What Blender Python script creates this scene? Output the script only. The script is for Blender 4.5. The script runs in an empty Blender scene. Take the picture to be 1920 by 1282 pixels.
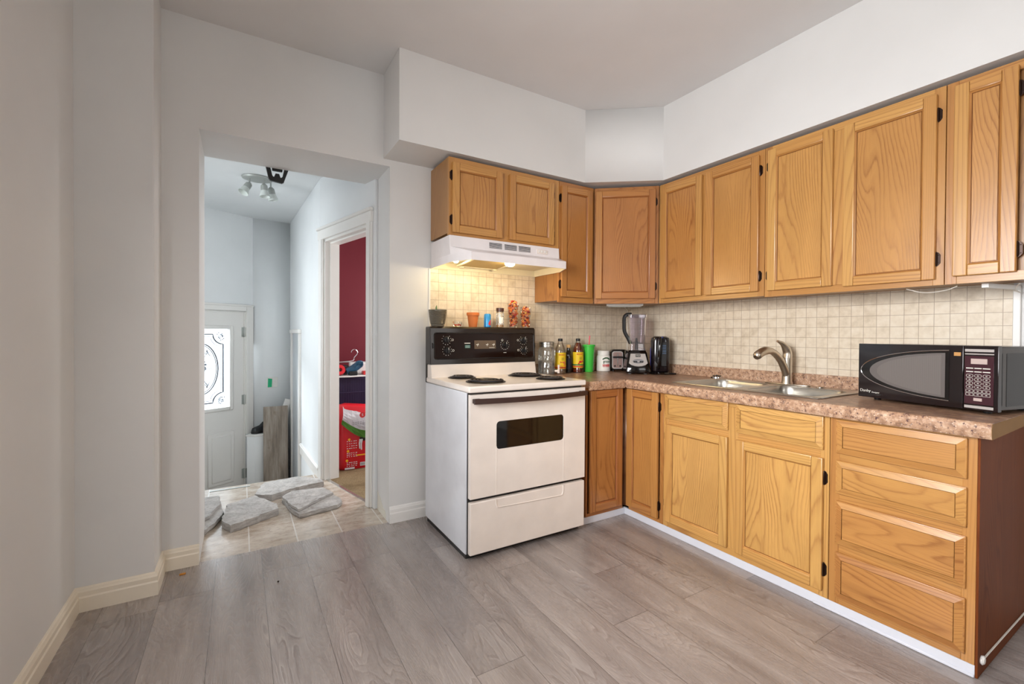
import bpy, bmesh, math, random
from mathutils import Vector, Matrix
random.seed(7)
S = bpy.context.scene
COL = S.collection
PI = math.pi

# ------------------------------------------------------------------ camera
cam = bpy.data.cameras.new('camera'); CAM = bpy.data.objects.new('camera', cam); COL.objects.link(CAM)
R_ = Vector((0.85617561, -0.51665459, 0.00559973)); U_ = Vector((-0.00004092, 0.01077, 0.999942)); F_ = Vector((0.51668493, 0.85612618, -0.00919987))
m = Matrix((R_, U_, -F_)).transposed().to_4x4(); m.translation = (-2.7862, -2.7423, 1.161)
CAM.matrix_world = m
cam.sensor_width = 36.0; cam.sensor_fit = 'HORIZONTAL'; cam.lens = 36.0 * 844.76 / 1920.0
cam.shift_y = -6.5 / 1920.0
cam.clip_start = 0.02
S.camera = CAM

# ------------------------------------------------------------------ world, light, exposure
S.view_settings.view_transform = 'Standard'; S.view_settings.look = 'None'
S.view_settings.exposure = 0.18; S.view_settings.gamma = 1.0; S.view_settings.use_curve_mapping = False
W = bpy.data.worlds.new('daylight'); S.world = W; W.use_nodes = True
wn = W.node_tree.nodes['Background']; wn.inputs[0].default_value = (0.86, 0.94, 1.0, 1); wn.inputs[1].default_value = 1.9

def area(name, loc, target, sx, sy, power, color, spread=180):
    l = bpy.data.lights.new(name, 'AREA'); l.shape = 'RECTANGLE'; l.size = sx; l.size_y = sy; l.energy = power; l.color = color
    l.spread = math.radians(spread)
    o = bpy.data.objects.new(name, l); COL.objects.link(o); o.location = loc
    d = Vector(target) - Vector(loc); o.rotation_euler = d.to_track_quat('-Z', 'Y').to_euler()
    return o
# daylight through the kitchen's left window and the entry door's glass; rear, hall and bedroom lamps are added fill
area('daylight_kitchen_window', (-3.62, -2.0, 1.55), (0, -1.6, -0.5), 1.25, 1.15, 88, (1.0, 0.98, 0.975), 150)
area('rear_fill_light', (-1.5, -4.75, 1.7), (-1.5, 0, 1.3), 1.7, 1.3, 16, (1.0, 0.88, 0.76))  # weak warm fill, added through an unseen window behind the camera
area('daylight_entry_door', (-3.95, 4.00, 2.35), (-3.08, 2.60, 0.80), 1.6, 1.6, 760, (0.95, 0.985, 1.0))
area('hall_fill_light', (-3.95, 0.80, 1.62), (-2.45, 3.0, 0.9), 0.95, 1.15, 25, (0.95, 0.985, 1.0), 130)  # added to brighten the hall, through an unseen window in its left wall
area('bedroom_fill_light', (-0.75, 1.1, 1.5), (-2.2, 1.1, 0.8), 0.8, 1.0, 22, (1.0, 0.96, 0.95))  # added inside the side room to brighten it; no window there

def point(name, loc, power, color, r=0.03):
    l = bpy.data.lights.new(name, 'POINT'); l.energy = power; l.color = color; l.shadow_soft_size = r
    o = bpy.data.objects.new(name, l); COL.objects.link(o); o.location = loc; return o

# ------------------------------------------------------------------ material helpers
def lin(c):
    def f(v):
        v /= 255.0
        return v / 12.92 if v <= 0.04045 else ((v + 0.055) / 1.055) ** 2.4
    return (f(c[0]), f(c[1]), f(c[2]), 1.0)

class N:
    def __init__(s, name):
        s.m = bpy.data.materials.new(name); s.m.use_nodes = True; s.t = s.m.node_tree
        s.b = s.t.nodes['Principled BSDF']; s.out = s.t.nodes['Material Output']
    def n(s, typ, **kw):
        x = s.t.nodes.new(typ)
        for k, v in kw.items(): setattr(x, k, v)
        return x
    def l(s, a, b): s.t.links.new(a, b)
    def setb(s, col=None, rough=None, metal=None, spec=None, **kw):
        if col is not None: s.b.inputs['Base Color'].default_value = col
        if rough is not None: s.b.inputs['Roughness'].default_value = rough
        if metal is not None: s.b.inputs['Metallic'].default_value = metal
        if spec is not None: s.b.inputs['Specular IOR Level'].default_value = spec
        for k, v in kw.items(): s.b.inputs[k.replace('_', ' ')].default_value = v
        return s
    def math(s, op, a, b=None, c=None):
        x = s.n('ShaderNodeMath', operation=op)
        for i, v in enumerate((a, b, c)):
            if v is None: continue
            if isinstance(v, (int, float)): x.inputs[i].default_value = v
            else: s.l(v, x.inputs[i])
        return x.outputs[0]
    def comb(s, x, y, z=0.0):
        c = s.n('ShaderNodeCombineXYZ')
        for i, v in enumerate((x, y, z)):
            if isinstance(v, (int, float)): c.inputs[i].default_value = v
            else: s.l(v, c.inputs[i])
        return c.outputs[0]
    def noise(s, vec, scale=5.0, detail=2.0, rough=0.5, dim='3D'):
        x = s.n('ShaderNodeTexNoise', noise_dimensions=dim)
        x.inputs['Scale'].default_value = scale; x.inputs['Detail'].default_value = detail; x.inputs['Roughness'].default_value = rough
        if vec is not None: s.l(vec, x.inputs['Vector'])
        return x.outputs['Fac']
    def ramp(s, fac, stops, interp='LINEAR'):
        x = s.n('ShaderNodeValToRGB'); e = x.color_ramp; e.interpolation = interp
        while len(e.elements) < len(stops): e.elements.new(0.5)
        for el, (p, c) in zip(e.elements, stops):
            el.position = p; el.color = c if len(c) == 4 else (*c, 1)
        s.l(fac, x.inputs[0]); return x.outputs[0]
    def mix(s, fac, a, b, mode='MIX'):
        x = s.n('ShaderNodeMix', data_type='RGBA', blend_type=mode)
        if isinstance(fac, (int, float)): x.inputs[0].default_value = fac
        else: s.l(fac, x.inputs[0])
        for i, v in ((6, a), (7, b)):
            if isinstance(v, tuple): x.inputs[i].default_value = v
            else: s.l(v, x.inputs[i])
        return x.outputs[2]
    def bump(s, h, strength=0.2, dist=0.002):
        x = s.n('ShaderNodeBump'); x.inputs['Strength'].default_value = strength; x.inputs['Distance'].default_value = dist
        s.l(h, x.inputs['Height']); s.l(x.outputs[0], s.b.inputs['Normal'])
    def col(s, c): s.l(c, s.b.inputs['Base Color'])
    def obj(s): return s.n('ShaderNodeTexCoord').outputs['Object']
    def geo(s): return s.n('ShaderNodeNewGeometry').outputs['Position']
    def sep(s, v):
        x = s.n('ShaderNodeSeparateXYZ'); s.l(v, x.inputs[0]); return x.outputs

def plain(name, rgb, rough=0.5, metal=0.0, spec=0.5, bump=None, **kw):
    k = N(name).setb(lin(rgb), rough, metal, spec, **kw)
    # every surface keeps a faint procedural unevenness
    f = k.noise(k.geo(), 9.0, 3.0)
    c = lin(rgb); lo = tuple(v * 0.96 for v in c[:3]) + (1,); hi = tuple(min(1, v * 1.04) for v in c[:3]) + (1,)
    k.col(k.ramp(f, [(0.3, lo), (0.7, hi)]))
    if bump: k.bump(k.noise(k.geo(), bump[0], 3.0), bump[1], bump[2])
    return k.m

def thin_glass(name, tint=(1, 1, 1), gloss=0.10, haze=0.0, rough=0.02):
    k = N(name); t = k.n('ShaderNodeBsdfTransparent'); t.inputs[0].default_value = (*tint, 1)
    g = k.n('ShaderNodeBsdfGlossy'); g.inputs['Roughness'].default_value = rough; g.inputs['Color'].default_value = (1, 1, 1, 1)
    fr = k.n('ShaderNodeLayerWeight'); fr.inputs[0].default_value = 0.35
    f = k.math('MULTIPLY_ADD', fr.outputs['Fresnel'], 0.75, gloss * 0.4)
    mx = k.n('ShaderNodeMixShader'); k.l(f, mx.inputs[0]); k.l(t.outputs[0], mx.inputs[1]); k.l(g.outputs[0], mx.inputs[2])
    res = mx.outputs[0]
    if haze > 0:
        d = k.n('ShaderNodeBsdfDiffuse'); d.inputs[0].default_value = (0.85, 0.87, 0.88, 1)
        tr = k.n('ShaderNodeBsdfTranslucent'); tr.inputs[0].default_value = (0.9, 0.93, 0.95, 1)
        a = k.n('ShaderNodeMixShader'); k.l(d.outputs[0], a.inputs[1]); k.l(tr.outputs[0], a.inputs[2])
        b = k.n('ShaderNodeMixShader'); b.inputs[0].default_value = haze
        k.l(res, b.inputs[1]); k.l(a.outputs[0], b.inputs[2]); res = b.outputs[0]
    k.l(res, k.out.inputs[0]); return k.m

# ------------------------------------------------------------------ wood, floor, tile, counter
def oak(name='oak', gain=1.0, rough=0.33, coat=0.25, warm=(1, 1, 1)):
    k = N(name)
    uv = k.n('ShaderNodeUVMap').outputs[0]; u, v, _ = k.sep(uv)
    tone = k.n('ShaderNodeAttribute', attribute_name='tone').outputs['Fac']
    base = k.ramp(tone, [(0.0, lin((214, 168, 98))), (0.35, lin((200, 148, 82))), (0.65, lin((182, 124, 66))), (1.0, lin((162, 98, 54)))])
    # contour lines of a stretched field read as cathedral grain
    fld = k.noise(k.comb(k.math('MULTIPLY', u, 5.0), k.math('MULTIPLY', v, 0.8), tone), 1.0, 1.2, 0.45)
    fld = k.math('ADD', k.math('MULTIPLY', fld, 0.34), k.math('MULTIPLY', u, 0.8))
    wob = k.noise(k.comb(k.math('MULTIPLY', u, 60.0), k.math('MULTIPLY', v, 9.0)), 1.0, 2.0)
    fld = k.math('ADD', fld, k.math('MULTIPLY', wob, 0.006))
    ring = k.math('FRACT', k.math('MULTIPLY', fld, 84.0))
    line = k.ramp(ring, [(0.0, (1, 1, 1)), (0.16, (0.35, 0.35, 0.35)), (0.5, (0, 0, 0)), (0.86, (0.1, 0.1, 0.1)), (1.0, (1, 1, 1))])
    pores = k.noise(k.comb(k.math('MULTIPLY', u, 420.0), k.math('MULTIPLY', v, 11.0)), 1.0, 2.0, 0.6)
    pr = k.ramp(pores, [(0.30, (1, 1, 1)), (0.52, (0, 0, 0))])
    big = k.noise(k.comb(k.math('MULTIPLY', u, 9.0), k.math('MULTIPLY', v, 1.6)), 1.0, 3.0)
    patch = k.ramp(k.noise(k.comb(k.math('MULTIPLY', u, 4.0), k.math('MULTIPLY', v, 2.0)), 1.0, 2.0), [(0.3, (0.25, 0.25, 0.25)), (0.7, (1, 1, 1))])
    f = k.math('ADD', k.math('MULTIPLY', k.math('MULTIPLY', line, patch), 0.95), k.math('MULTIPLY', pr, 0.24))
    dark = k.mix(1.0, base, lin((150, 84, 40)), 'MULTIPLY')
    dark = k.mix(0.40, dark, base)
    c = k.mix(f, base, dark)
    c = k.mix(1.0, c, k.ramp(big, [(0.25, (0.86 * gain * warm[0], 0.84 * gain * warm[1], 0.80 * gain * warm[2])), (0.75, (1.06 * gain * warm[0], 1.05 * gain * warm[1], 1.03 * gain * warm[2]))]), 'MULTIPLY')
    k.col(c); k.setb(None, rough, 0, 0.5)
    k.b.inputs['Specular IOR Level'].default_value = 0.5 if coat else 0.15; k.b.inputs['Coat Weight'].default_value = coat; k.b.inputs['Coat Roughness'].default_value = 0.22
    k.bump(k.math('ADD', line, pr), 0.12, 0.0006)
    return k.m

def laminate():
    k = N('grey_oak_laminate'); P = k.geo(); x, y, _ = k.sep(P)
    px = k.math('DIVIDE', k.math('ADD', x, 2.889 + 19.7), 0.197); ix = k.math('FLOOR', px); fx = k.math('FRACT', px)
    wn_ = k.n('ShaderNodeTexWhiteNoise', noise_dimensions='1D'); k.l(ix, wn_.inputs['W']); off = wn_.outputs['Value']
    py = k.math('ADD', k.math('DIVIDE', y, 1.25), k.math('MULTIPLY', off, 3.0)); iy = k.math('FLOOR', py); fy = k.math('FRACT', py)
    w2 = k.n('ShaderNodeTexWhiteNoise', noise_dimensions='2D'); k.l(k.comb(ix, iy), w2.inputs['Vector']); rnd = w2.outputs['Value']
    # a second half-plank strip printed in each board
    hx = k.math('FLOOR', k.math('MULTIPLY', px, 2.0))
    u = k.math('ADD', x, k.math('MULTIPLY', rnd, 37.0)); v = k.math('ADD', y, k.math('MULTIPLY', rnd, 11.0))
    fld = k.noise(k.comb(k.math('MULTIPLY', u, 8.5), k.math('MULTIPLY', v, 1.15), k.math('MULTIPLY', rnd, 20.0)), 1.0, 2.0, 0.35)
    wob = k.noise(k.comb(k.math('MULTIPLY', u, 50.0), k.math('MULTIPLY', v, 14.0)), 1.0, 2.0)
    fld2 = k.math('ADD', fld, k.math('MULTIPLY', wob, 0.030))
    ring = k.math('FRACT', k.math('MULTIPLY', fld2, 30.0))
    line = k.ramp(ring, [(0.0, (0.05, 0.05, 0.05)), (0.22, (0.5, 0.5, 0.5)), (0.6, (0.6, 0.6, 0.6)), (0.8, (1, 1, 1)), (0.92, (0, 0, 0)), (1.0, (0.05, 0.05, 0.05))])
    mask = k.ramp(k.noise(k.comb(k.math('MULTIPLY', u, 6.0), k.math('MULTIPLY', v, 1.8), 3.3), 1.0, 2.0), [(0.44, (0.10, 0.10, 0.10)), (0.68, (1, 1, 1))])
    fib = k.noise(k.comb(k.math('MULTIPLY', u, 260.0), k.math('MULTIPLY', v, 9.0)), 1.0, 3.0, 0.6)
    tone = k.noise(k.comb(k.math('MULTIPLY', u, 9.0), k.math('MULTIPLY', v, 1.1), 9.0), 1.0, 3.0, 0.55)
    base = k.ramp(tone, [(0.25, lin((124, 113, 108))), (0.5, lin((155, 145, 140))), (0.75, lin((180, 171, 166)))])
    base = k.mix(1.0, base, k.ramp(rnd, [(0.0, (0.84, 0.84, 0.85)), (1.0, (1.10, 1.09, 1.08))]), 'MULTIPLY')
    c = k.mix(k.math('MULTIPLY', k.math('MULTIPLY', line, mask), 0.36), base, lin((216, 208, 203)))
    c = k.mix(k.math('MULTIPLY', k.math('MULTIPLY', k.math('SUBTRACT', 1.0, line), mask), 0.36), c, lin((118, 103, 96)))
    c = k.mix(1.0, c, k.ramp(fib, [(0.25, (0.80, 0.80, 0.80)), (0.75, (1.10, 1.10, 1.10))]), 'MULTIPLY')
    knot = k.noise(k.comb(k.math('MULTIPLY', u, 7.0), k.math('MULTIPLY', v, 4.5), 77.0), 1.0, 1.0)
    c = k.mix(k.ramp(knot, [(0.70, (0, 0, 0)), (0.80, (0.65, 0.65, 0.65))]), c, lin((74, 62, 56)))
    e1 = k.math('LESS_THAN', fx, 0.012); e2 = k.math('LESS_THAN', fy, 0.0022)
    seam = k.math('MAXIMUM', e1, e2)
    c = k.mix(k.math('MULTIPLY', seam, 0.65), c, lin((60, 52, 50)))
    k.col(c); k.setb(None, 0.30, 0, 0.6); k.b.inputs['Coat Weight'].default_value = 0.2; k.b.inputs['Coat Roughness'].default_value = 0.2
    k.l(k.ramp(line, [(0.0, (0.30, 0.30, 0.30)), (1.0, (0.23, 0.23, 0.23))]), k.b.inputs['Roughness'])
    k.bump(k.math('SUBTRACT', k.math('MULTIPLY', line, 0.5), k.math('MULTIPLY', seam, 1.5)), 0.25, 0.0008)
    return k.m

def backsplash(name, axis, p0, pitch):
    k = N(name); x, y, z = k.sep(k.geo()); a = x if axis == 'X' else y
    ux = k.math('DIVIDE', k.math('ADD', a, p0 + pitch * 200), pitch); uz = k.math('DIVIDE', k.math('ADD', z, 0.0571 * 40 - 1.3235), 0.0571)
    fx = k.math('FRACT', ux); fz = k.math('FRACT', uz)
    dx = k.math('ABSOLUTE', k.math('SUBTRACT', fx, 0.5)); dz = k.math('ABSOLUTE', k.math('SUBTRACT', fz, 0.5))
    g = k.math('GREATER_THAN', k.math('MAXIMUM', dx, dz), 0.480)
    w2 = k.n('ShaderNodeTexWhiteNoise', noise_dimensions='2D'); k.l(k.comb(k.math('FLOOR', ux), k.math('FLOOR', uz)), w2.inputs['Vector'])
    mot = k.noise(k.geo(), 28.0, 4.0, 0.6)
    t = k.math('ADD', k.math('MULTIPLY', mot, 0.8), k.math('MULTIPLY', w2.outputs['Value'], 0.2))
    c = k.ramp(t, [(0.25, lin((206, 190, 166))), (0.5, lin((226, 212, 190))), (0.75, lin((236, 225, 206)))])
    c = k.mix(k.math('MULTIPLY', g, 0.85), c, lin((166, 146, 124)))
    k.col(c); k.setb(None, 0.38, 0, 0.4)
    k.bump(k.math('SUBTRACT', 1.0, g), 0.3, 0.0008)
    return k.m

def granite(name, top=True):
    k = N(name); P = k.geo()
    v1 = k.noise(P, 95.0, 3.0, 0.62); v2 = k.noise(P, 42.0, 3.0, 0.6); v3 = k.noise(P, 150.0, 2.0, 0.6)
    if top:
        x, y, z = k.sep(P); P2 = k.comb(k.math('MULTIPLY', x, 3.0), y, z)
        v4 = k.noise(P2, 8.0, 4.0, 0.6)
        c = k.ramp(v2, [(0.30, lin((132, 98, 78))), (0.46, lin((170, 132, 106))), (0.56, lin((190, 152, 122))), (0.72, lin((212, 180, 150)))])
        c = k.mix(k.ramp(v4, [(0.38, (0.75, 0.75, 0.75)), (0.62, (0, 0, 0))]), c, lin((124, 94, 78)))
        c = k.mix(k.ramp(v1, [(0.32, (0.8, 0.8, 0.8)), (0.44, (0, 0, 0))]), c, lin((92, 62, 52)))
        k.setb(None, 0.34, 0, 0.5)
    else:
        c = k.ramp(v2, [(0.28, lin((128, 98, 80))), (0.45, lin((176, 138, 110))), (0.58, lin((196, 160, 132))), (0.74, lin((220, 194, 168)))])
        c = k.mix(k.ramp(v1, [(0.34, (1, 1, 1)), (0.43, (0, 0, 0))]), c, lin((88, 58, 58)))
        c = k.mix(k.ramp(v3, [(0.60, (0, 0, 0)), (0.70, (0.8, 0.8, 0.8))]), c, lin((232, 210, 190)))
        k.setb(None, 0.30, 0, 0.5)
    k.col(c); return k.m

def hall_tile():
    k = N('hall_vinyl_tile'); P = k.geo(); x, y, z = k.sep(P)
    ux = k.math('DIVIDE', k.math('ADD', x, 2.747 + 2.35), 0.235); uy = k.math('DIVIDE', k.math('ADD', y, 2.35 - 0.147), 0.235)
    fx = k.math('FRACT', ux); fy = k.math('FRACT', uy)
    g1 = k.math('LESS_THAN', fx, 0.03); g2 = k.math('LESS_THAN', fy, 0.02)
    P2 = k.comb(x, k.math('MULTIPLY', y, 2.2), z)
    n1 = k.noise(P2, 9.0, 5.0, 0.62); n2 = k.noise(P2, 40.0, 4.0, 0.65)
    c = k.ramp(n1, [(0.25, lin((158, 140, 122))), (0.5, lin((194, 180, 164))), (0.72, lin((218, 208, 196)))])
    c = k.mix(k.ramp(n2, [(0.30, (0.6, 0.6, 0.6)), (0.48, (0, 0, 0))]), c, lin((120, 106, 94)))
    c = k.mix(k.math('MULTIPLY', g1, 0.85), c, lin((226, 222, 216)))
    c = k.mix(k.math('MULTIPLY', g2, 0.45), c, lin((214, 204, 192)))
    k.col(c); k.setb(None, 0.22, 0, 0.55); k.bump(n2, 0.15, 0.0015); return k.m

def paint(name, rgb, rough=0.55):
    k = N(name); c = lin(rgb); f = k.noise(k.geo(), 3.0, 4.0)
    k.col(k.ramp(f, [(0.3, tuple(v * 0.975 for v in c[:3])), (0.7, tuple(min(1, v * 1.02) for v in c[:3]))]))
    k.setb(None, rough, 0, 0.35); k.bump(k.noise(k.geo(), 260.0, 3.0), 0.05, 0.001); return k.m

def carpet_mat():
    k = N('tan_carpet'); f = k.noise(k.geo(), 180.0, 3.0, 0.7); g = k.noise(k.geo(), 7.0, 3.0)
    c = k.ramp(f, [(0.3, lin((112, 92, 66))), (0.7, lin((180, 158, 124)))])
    c = k.mix(k.ramp(g, [(0.35, (0.55, 0.55, 0.55)), (0.55, (0, 0, 0))]), c, lin((110, 88, 62)))
    k.col(c); k.setb(None, 0.95, 0, 0.1); k.bump(f, 0.9, 0.006); return k.m

def stone_mat():
    k = N('grey_flagstone'); P = k.geo(); x, y, z = k.sep(P); P2 = k.comb(k.math('MULTIPLY', x, 1.0), y, k.math('MULTIPLY', z, 7.0))
    a = k.noise(P2, 14.0, 6.0, 0.65); b = k.noise(P2, 70.0, 4.0, 0.65)
    c = k.ramp(a, [(0.28, lin((144, 139, 134))), (0.5, lin((180, 177, 174))), (0.75, lin((208, 204, 198)))])
    c = k.mix(k.ramp(b, [(0.30, (0.55, 0.55, 0.55)), (0.5, (0, 0, 0))]), c, lin((128, 116, 102)))
    k.col(c); k.setb(None, 0.75, 0, 0.3); k.bump(k.math('ADD', a, k.math('MULTIPLY', b, 0.5)), 0.5, 0.006); return k.m

def grey_board():
    k = N('weathered_grey_board'); x, y, z = k.sep(k.geo())
    a = k.noise(k.comb(k.math('MULTIPLY', x, 26.0), y, k.math('MULTIPLY', z, 2.5)), 1.0, 5.0, 0.65)
    b = k.noise(k.comb(k.math('MULTIPLY', x, 9.0), y, k.math('MULTIPLY', z, 5.0)), 1.0, 3.0)
    c = k.ramp(a, [(0.25, lin((96, 86, 78))), (0.5, lin((146, 134, 122))), (0.75, lin((182, 172, 160)))])
    c = k.mix(k.ramp(b, [(0.60, (0, 0, 0)), (0.72, (0.7, 0.7, 0.7))]), c, lin((104, 80, 58)))
    k.col(c); k.setb(None, 0.55, 0, 0.4); return k.m

def brushed(name, rgb, rough=0.28, axis='Z'):
    k = N(name); x, y, z = k.sep(k.geo())
    f = k.noise(k.comb(k.math('MULTIPLY', x, 8.0), k.math('MULTIPLY', y, 8.0), k.math('MULTIPLY', z, 400.0)) if axis == 'Z' else k.comb(k.math('MULTIPLY', x, 400.0), k.math('MULTIPLY', y, 9.0), z), 1.0, 2.0)
    k.setb(lin(rgb), rough, 1.0, 0.5); k.col(k.ramp(f, [(0.3, tuple(v * 0.9 for v in lin(rgb)[:3])), (0.7, lin(rgb))])); return k.m

M = {}
M['wall'] = paint('wall_paint', (224, 223, 221)); M['ceiling'] = paint('ceiling_paint', (226, 224, 223), 0.7)
M['hall'] = paint('wall_paint_daylit', (232, 235, 236)); M['red'] = paint('burgundy_paint', (106, 22, 36)); M['trim'] = paint('trim_gloss_paint', (236, 234, 230), 0.32)  # hall: the wall paint again, daylight's blue and brightness put in its colour
M['cream_trim'] = paint('cream_trim_paint', (236, 226, 208), 0.34); M['kick'] = paint('painted_kick', (216, 218, 226), 0.4)
M['oak'] = oak(); M['oak_side'] = oak('oak_veneer', 0.78, 0.42); M['laminate'] = laminate(); M['carpet'] = carpet_mat(); M['tile_floor'] = hall_tile()
M['splash_back'] = backsplash('backsplash_tile_rear', 'X', 1.689, 0.058); M['splash_right'] = backsplash('backsplash_tile_side', 'Y', 1.9, 0.0557)
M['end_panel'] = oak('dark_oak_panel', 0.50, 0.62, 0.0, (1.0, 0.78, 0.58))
M['granite'] = granite('laminate_granite_edge', False); M['granite_top'] = granite('laminate_granite_top', True)
M['stone'] = stone_mat(); M['board'] = grey_board()
M['particle'] = plain('particle_board', (146, 112, 74), 0.8, 0, 0.2, (300, 0.3, 0.001))
M['cream'] = plain('almond_enamel', (236, 226, 217), 0.20, 0, 0.5); M['white_enamel'] = plain('white_enamel', (224, 226, 232), 0.22, 0, 0.5)
M['black_gloss'] = plain('black_gloss', (16, 13, 13), 0.10, 0, 0.6); M['black'] = plain('black_plastic', (22, 21, 22), 0.38); M['black_enamel'] = plain('black_brown_enamel', (38, 29, 24), 0.2, 0, 0.35)
M['panel_glass'] = plain('control_glass', (30, 17, 12), 0.06, 0, 0.25); M['oven_glass'] = plain('oven_glass', (9, 10, 10), 0.05, 0, 0.6)
M['bronze'] = plain('oil_rubbed_bronze', (46, 28, 20), 0.32, 0.6); M['brown_handle'] = plain('brown_handle', (58, 36, 30), 0.25)
M['chrome'] = plain('chrome', (214, 214, 216), 0.12, 1.0); M['steel'] = brushed('brushed_steel', (196, 192, 184), 0.30); M['nickel'] = brushed('brushed_nickel', (206, 194, 178), 0.33)
M['coil'] = plain('coil_metal', (66, 62, 62), 0.32, 0.5); M['pan'] = plain('drip_pan', (34, 30, 30), 0.3, 0.6)
M['white_plastic'] = plain('white_plastic', (232, 230, 226), 0.35); M['mark'] = plain('white_print', (226, 224, 216), 0.5); M['grey_plastic'] = plain('grey_plastic', (130, 130, 134), 0.4)
M['hood_white'] = plain('hood_enamel', (236, 230, 230), 0.25); M['hood_in'] = plain('hood_inside', (226, 216, 190), 0.4); M['mesh_filter'] = plain('greasy_filter', (170, 146, 96), 0.45, 0.6, 0.5, (400, 0.8, 0.002))
M['glass'] = thin_glass('clear_glass', (0.97, 0.98, 0.97), 0.10); M['thick_glass'] = thin_glass('jar_glass', (0.90, 0.90, 0.87), 0.25, 0.10); M['smoke_glass'] = thin_glass('smoky_plastic', (0.72, 0.66, 0.72), 0.12, 0.10)
M['frost'] = thin_glass('decorative_glass', (0.96, 0.98, 1.0), 0.05, 0.08, 0.15); M['pane'] = thin_glass('window_glass', (0.98, 0.99, 1.0), 0.05)
M['lead'] = plain('dark_caming', (104, 108, 116), 0.45, 0.2); M['bevel_grey'] = plain('etched_flower', (150, 160, 172), 0.3)
k = N('lamp_lens'); k.setb((1, 0.93, 0.7, 1), 0.4); k.b.inputs['Emission Color'].default_value = (1.0, 0.86, 0.52, 1); k.b.inputs['Emission Strength'].default_value = 14.0; M['bulb'] = k.m
M['frost_shade'] = plain('frosted_shade', (214, 220, 216), 0.5); M['satin_nickel'] = plain('satin_nickel', (172, 176, 172), 0.4, 0.25)
M['terracotta'] = plain('terracotta', (206, 118, 62), 0.7, 0, 0.3, (90, 0.3, 0.001)); M['pot_glaze'] = plain('grey_glazed_pot', (104, 98, 86), 0.16, 0.1); M['plant'] = plain('succulent_green', (92, 120, 66), 0.5)
M['blue_can'] = plain('blue_can', (52, 142, 206), 0.3, 0.2); M['red_print'] = plain('red_print', (206, 44, 44), 0.4); M['cork'] = plain('cork', (206, 166, 112), 0.8, 0, 0.2)
M['brown_lid'] = plain('brown_lid', (70, 40, 30), 0.35); M['spice'] = plain('spice', (222, 206, 172), 0.8); M['tan_print'] = plain('tan_print', (190, 140, 80), 0.6)
M['petal_orange'] = plain('dried_orange', (240, 132, 48), 0.8); M['petal_red'] = plain('dried_red', (206, 62, 44), 0.8); M['petal_pink'] = plain('dried_pink', (232, 150, 112), 0.8)
M['amber'] = plain('amber_liquid', (104, 36, 12), 0.08, 0, 0.5); M['amber_light'] = thin_glass('pale_amber', (0.92, 0.66, 0.34), 0.2, 0.12); M['dark_bottle'] = plain('dark_bottle_glass', (26, 18, 10), 0.08, 0, 0.6)
M['yellow_label'] = plain('yellow_label', (232, 196, 30), 0.5); M['green_label'] = plain('green_label', (40, 112, 70), 0.5); M['navy_label'] = plain('navy_label', (26, 26, 46), 0.45)
M['green_plastic'] = plain('green_plastic', (70, 196, 70), 0.32); M['pink'] = plain('pink_straw', (232, 70, 92), 0.4); M['tub'] = plain('white_tub', (236, 232, 226), 0.4)
M['leaf_print'] = plain('leaf_print', (54, 92, 60), 0.5); M['blue_led'] = plain('blue_gauge', (96, 128, 168), 0.3); M['blue_plastic'] = plain('blue_plastic', (40, 62, 170), 0.3)
k = N('microwave_screen'); x_, y_, z_ = k.sep(k.geo()); s_ = k.math('FRACT', k.math('MULTIPLY', y_, 260.0)); k.col(k.ramp(s_, [(0.0, lin((126, 120, 116))), (0.5, lin((98, 92, 90))), (1.0, lin((126, 120, 116)))])); k.setb(None, 0.25, 0, 0.6); M['mw_screen'] = k.m
M['pink_grey'] = plain('pink_grey_plastic', (150, 124, 118), 0.35)
M['petal_yellow'] = plain('dried_yellow', (244, 190, 96), 0.8); M['petal_dark'] = plain('dried_maroon', (128, 34, 30), 0.8)
M['kettle'] = plain('kettle_black', (18, 12, 18), 0.14, 0, 0.6); M['mauve_gloss'] = plain('mauve_gloss', (64, 34, 42), 0.12, 0, 0.6); M['silver'] = plain('silver_panel', (184, 178, 174), 0.30, 0.15)
M['mw_black'] = plain('microwave_black', (24, 16, 18), 0.09, 0, 0.7); M['mw_window'] = plain('microwave_screen', (104, 98, 96), 0.22, 0, 0.6); M['mw_side'] = plain('microwave_side', (52, 46, 42), 0.25, 0.2)
M['bag_red'] = plain('bag_red', (206, 24, 38), 0.28); M['bag_white'] = plain('bag_white', (226, 226, 230), 0.3); M['bag_green'] = plain('bag_green', (92, 150, 60), 0.3); M['bag_yellow'] = plain('bag_yellow', (240, 176, 40), 0.3)
M['purple'] = plain('purple_crate', (46, 30, 66), 0.5); M['teal_tool'] = plain('teal_tool', (30, 76, 104), 0.35); M['tape'] = plain('green_tape', (28, 176, 122), 0.5)
M['grey_panel'] = paint('grey_door_slab', (190, 196, 200), 0.4); M['teal_print'] = plain('teal_print', (52, 110, 104), 0.5); M['cord_white'] = plain('white_cord', (226, 220, 210), 0.5); M['cord_black'] = plain('black_cord', (14, 14, 16), 0.4)
M['chip'] = plain('wood_chip', (196, 128, 40), 0.7); M['threshold'] = plain('metal_strip', (200, 198, 192), 0.25, 0.8); M['shoe'] = plain('shoe_black', (30, 32, 36), 0.6)
M['display'] = plain('lit_display', (196, 176, 170), 0.3); M['clock'] = plain('clock_glass', (92, 74, 54), 0.08, 0, 0.6); M['bare_plaster'] = plain('bare_plaster', (222, 218, 206), 0.8)

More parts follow.
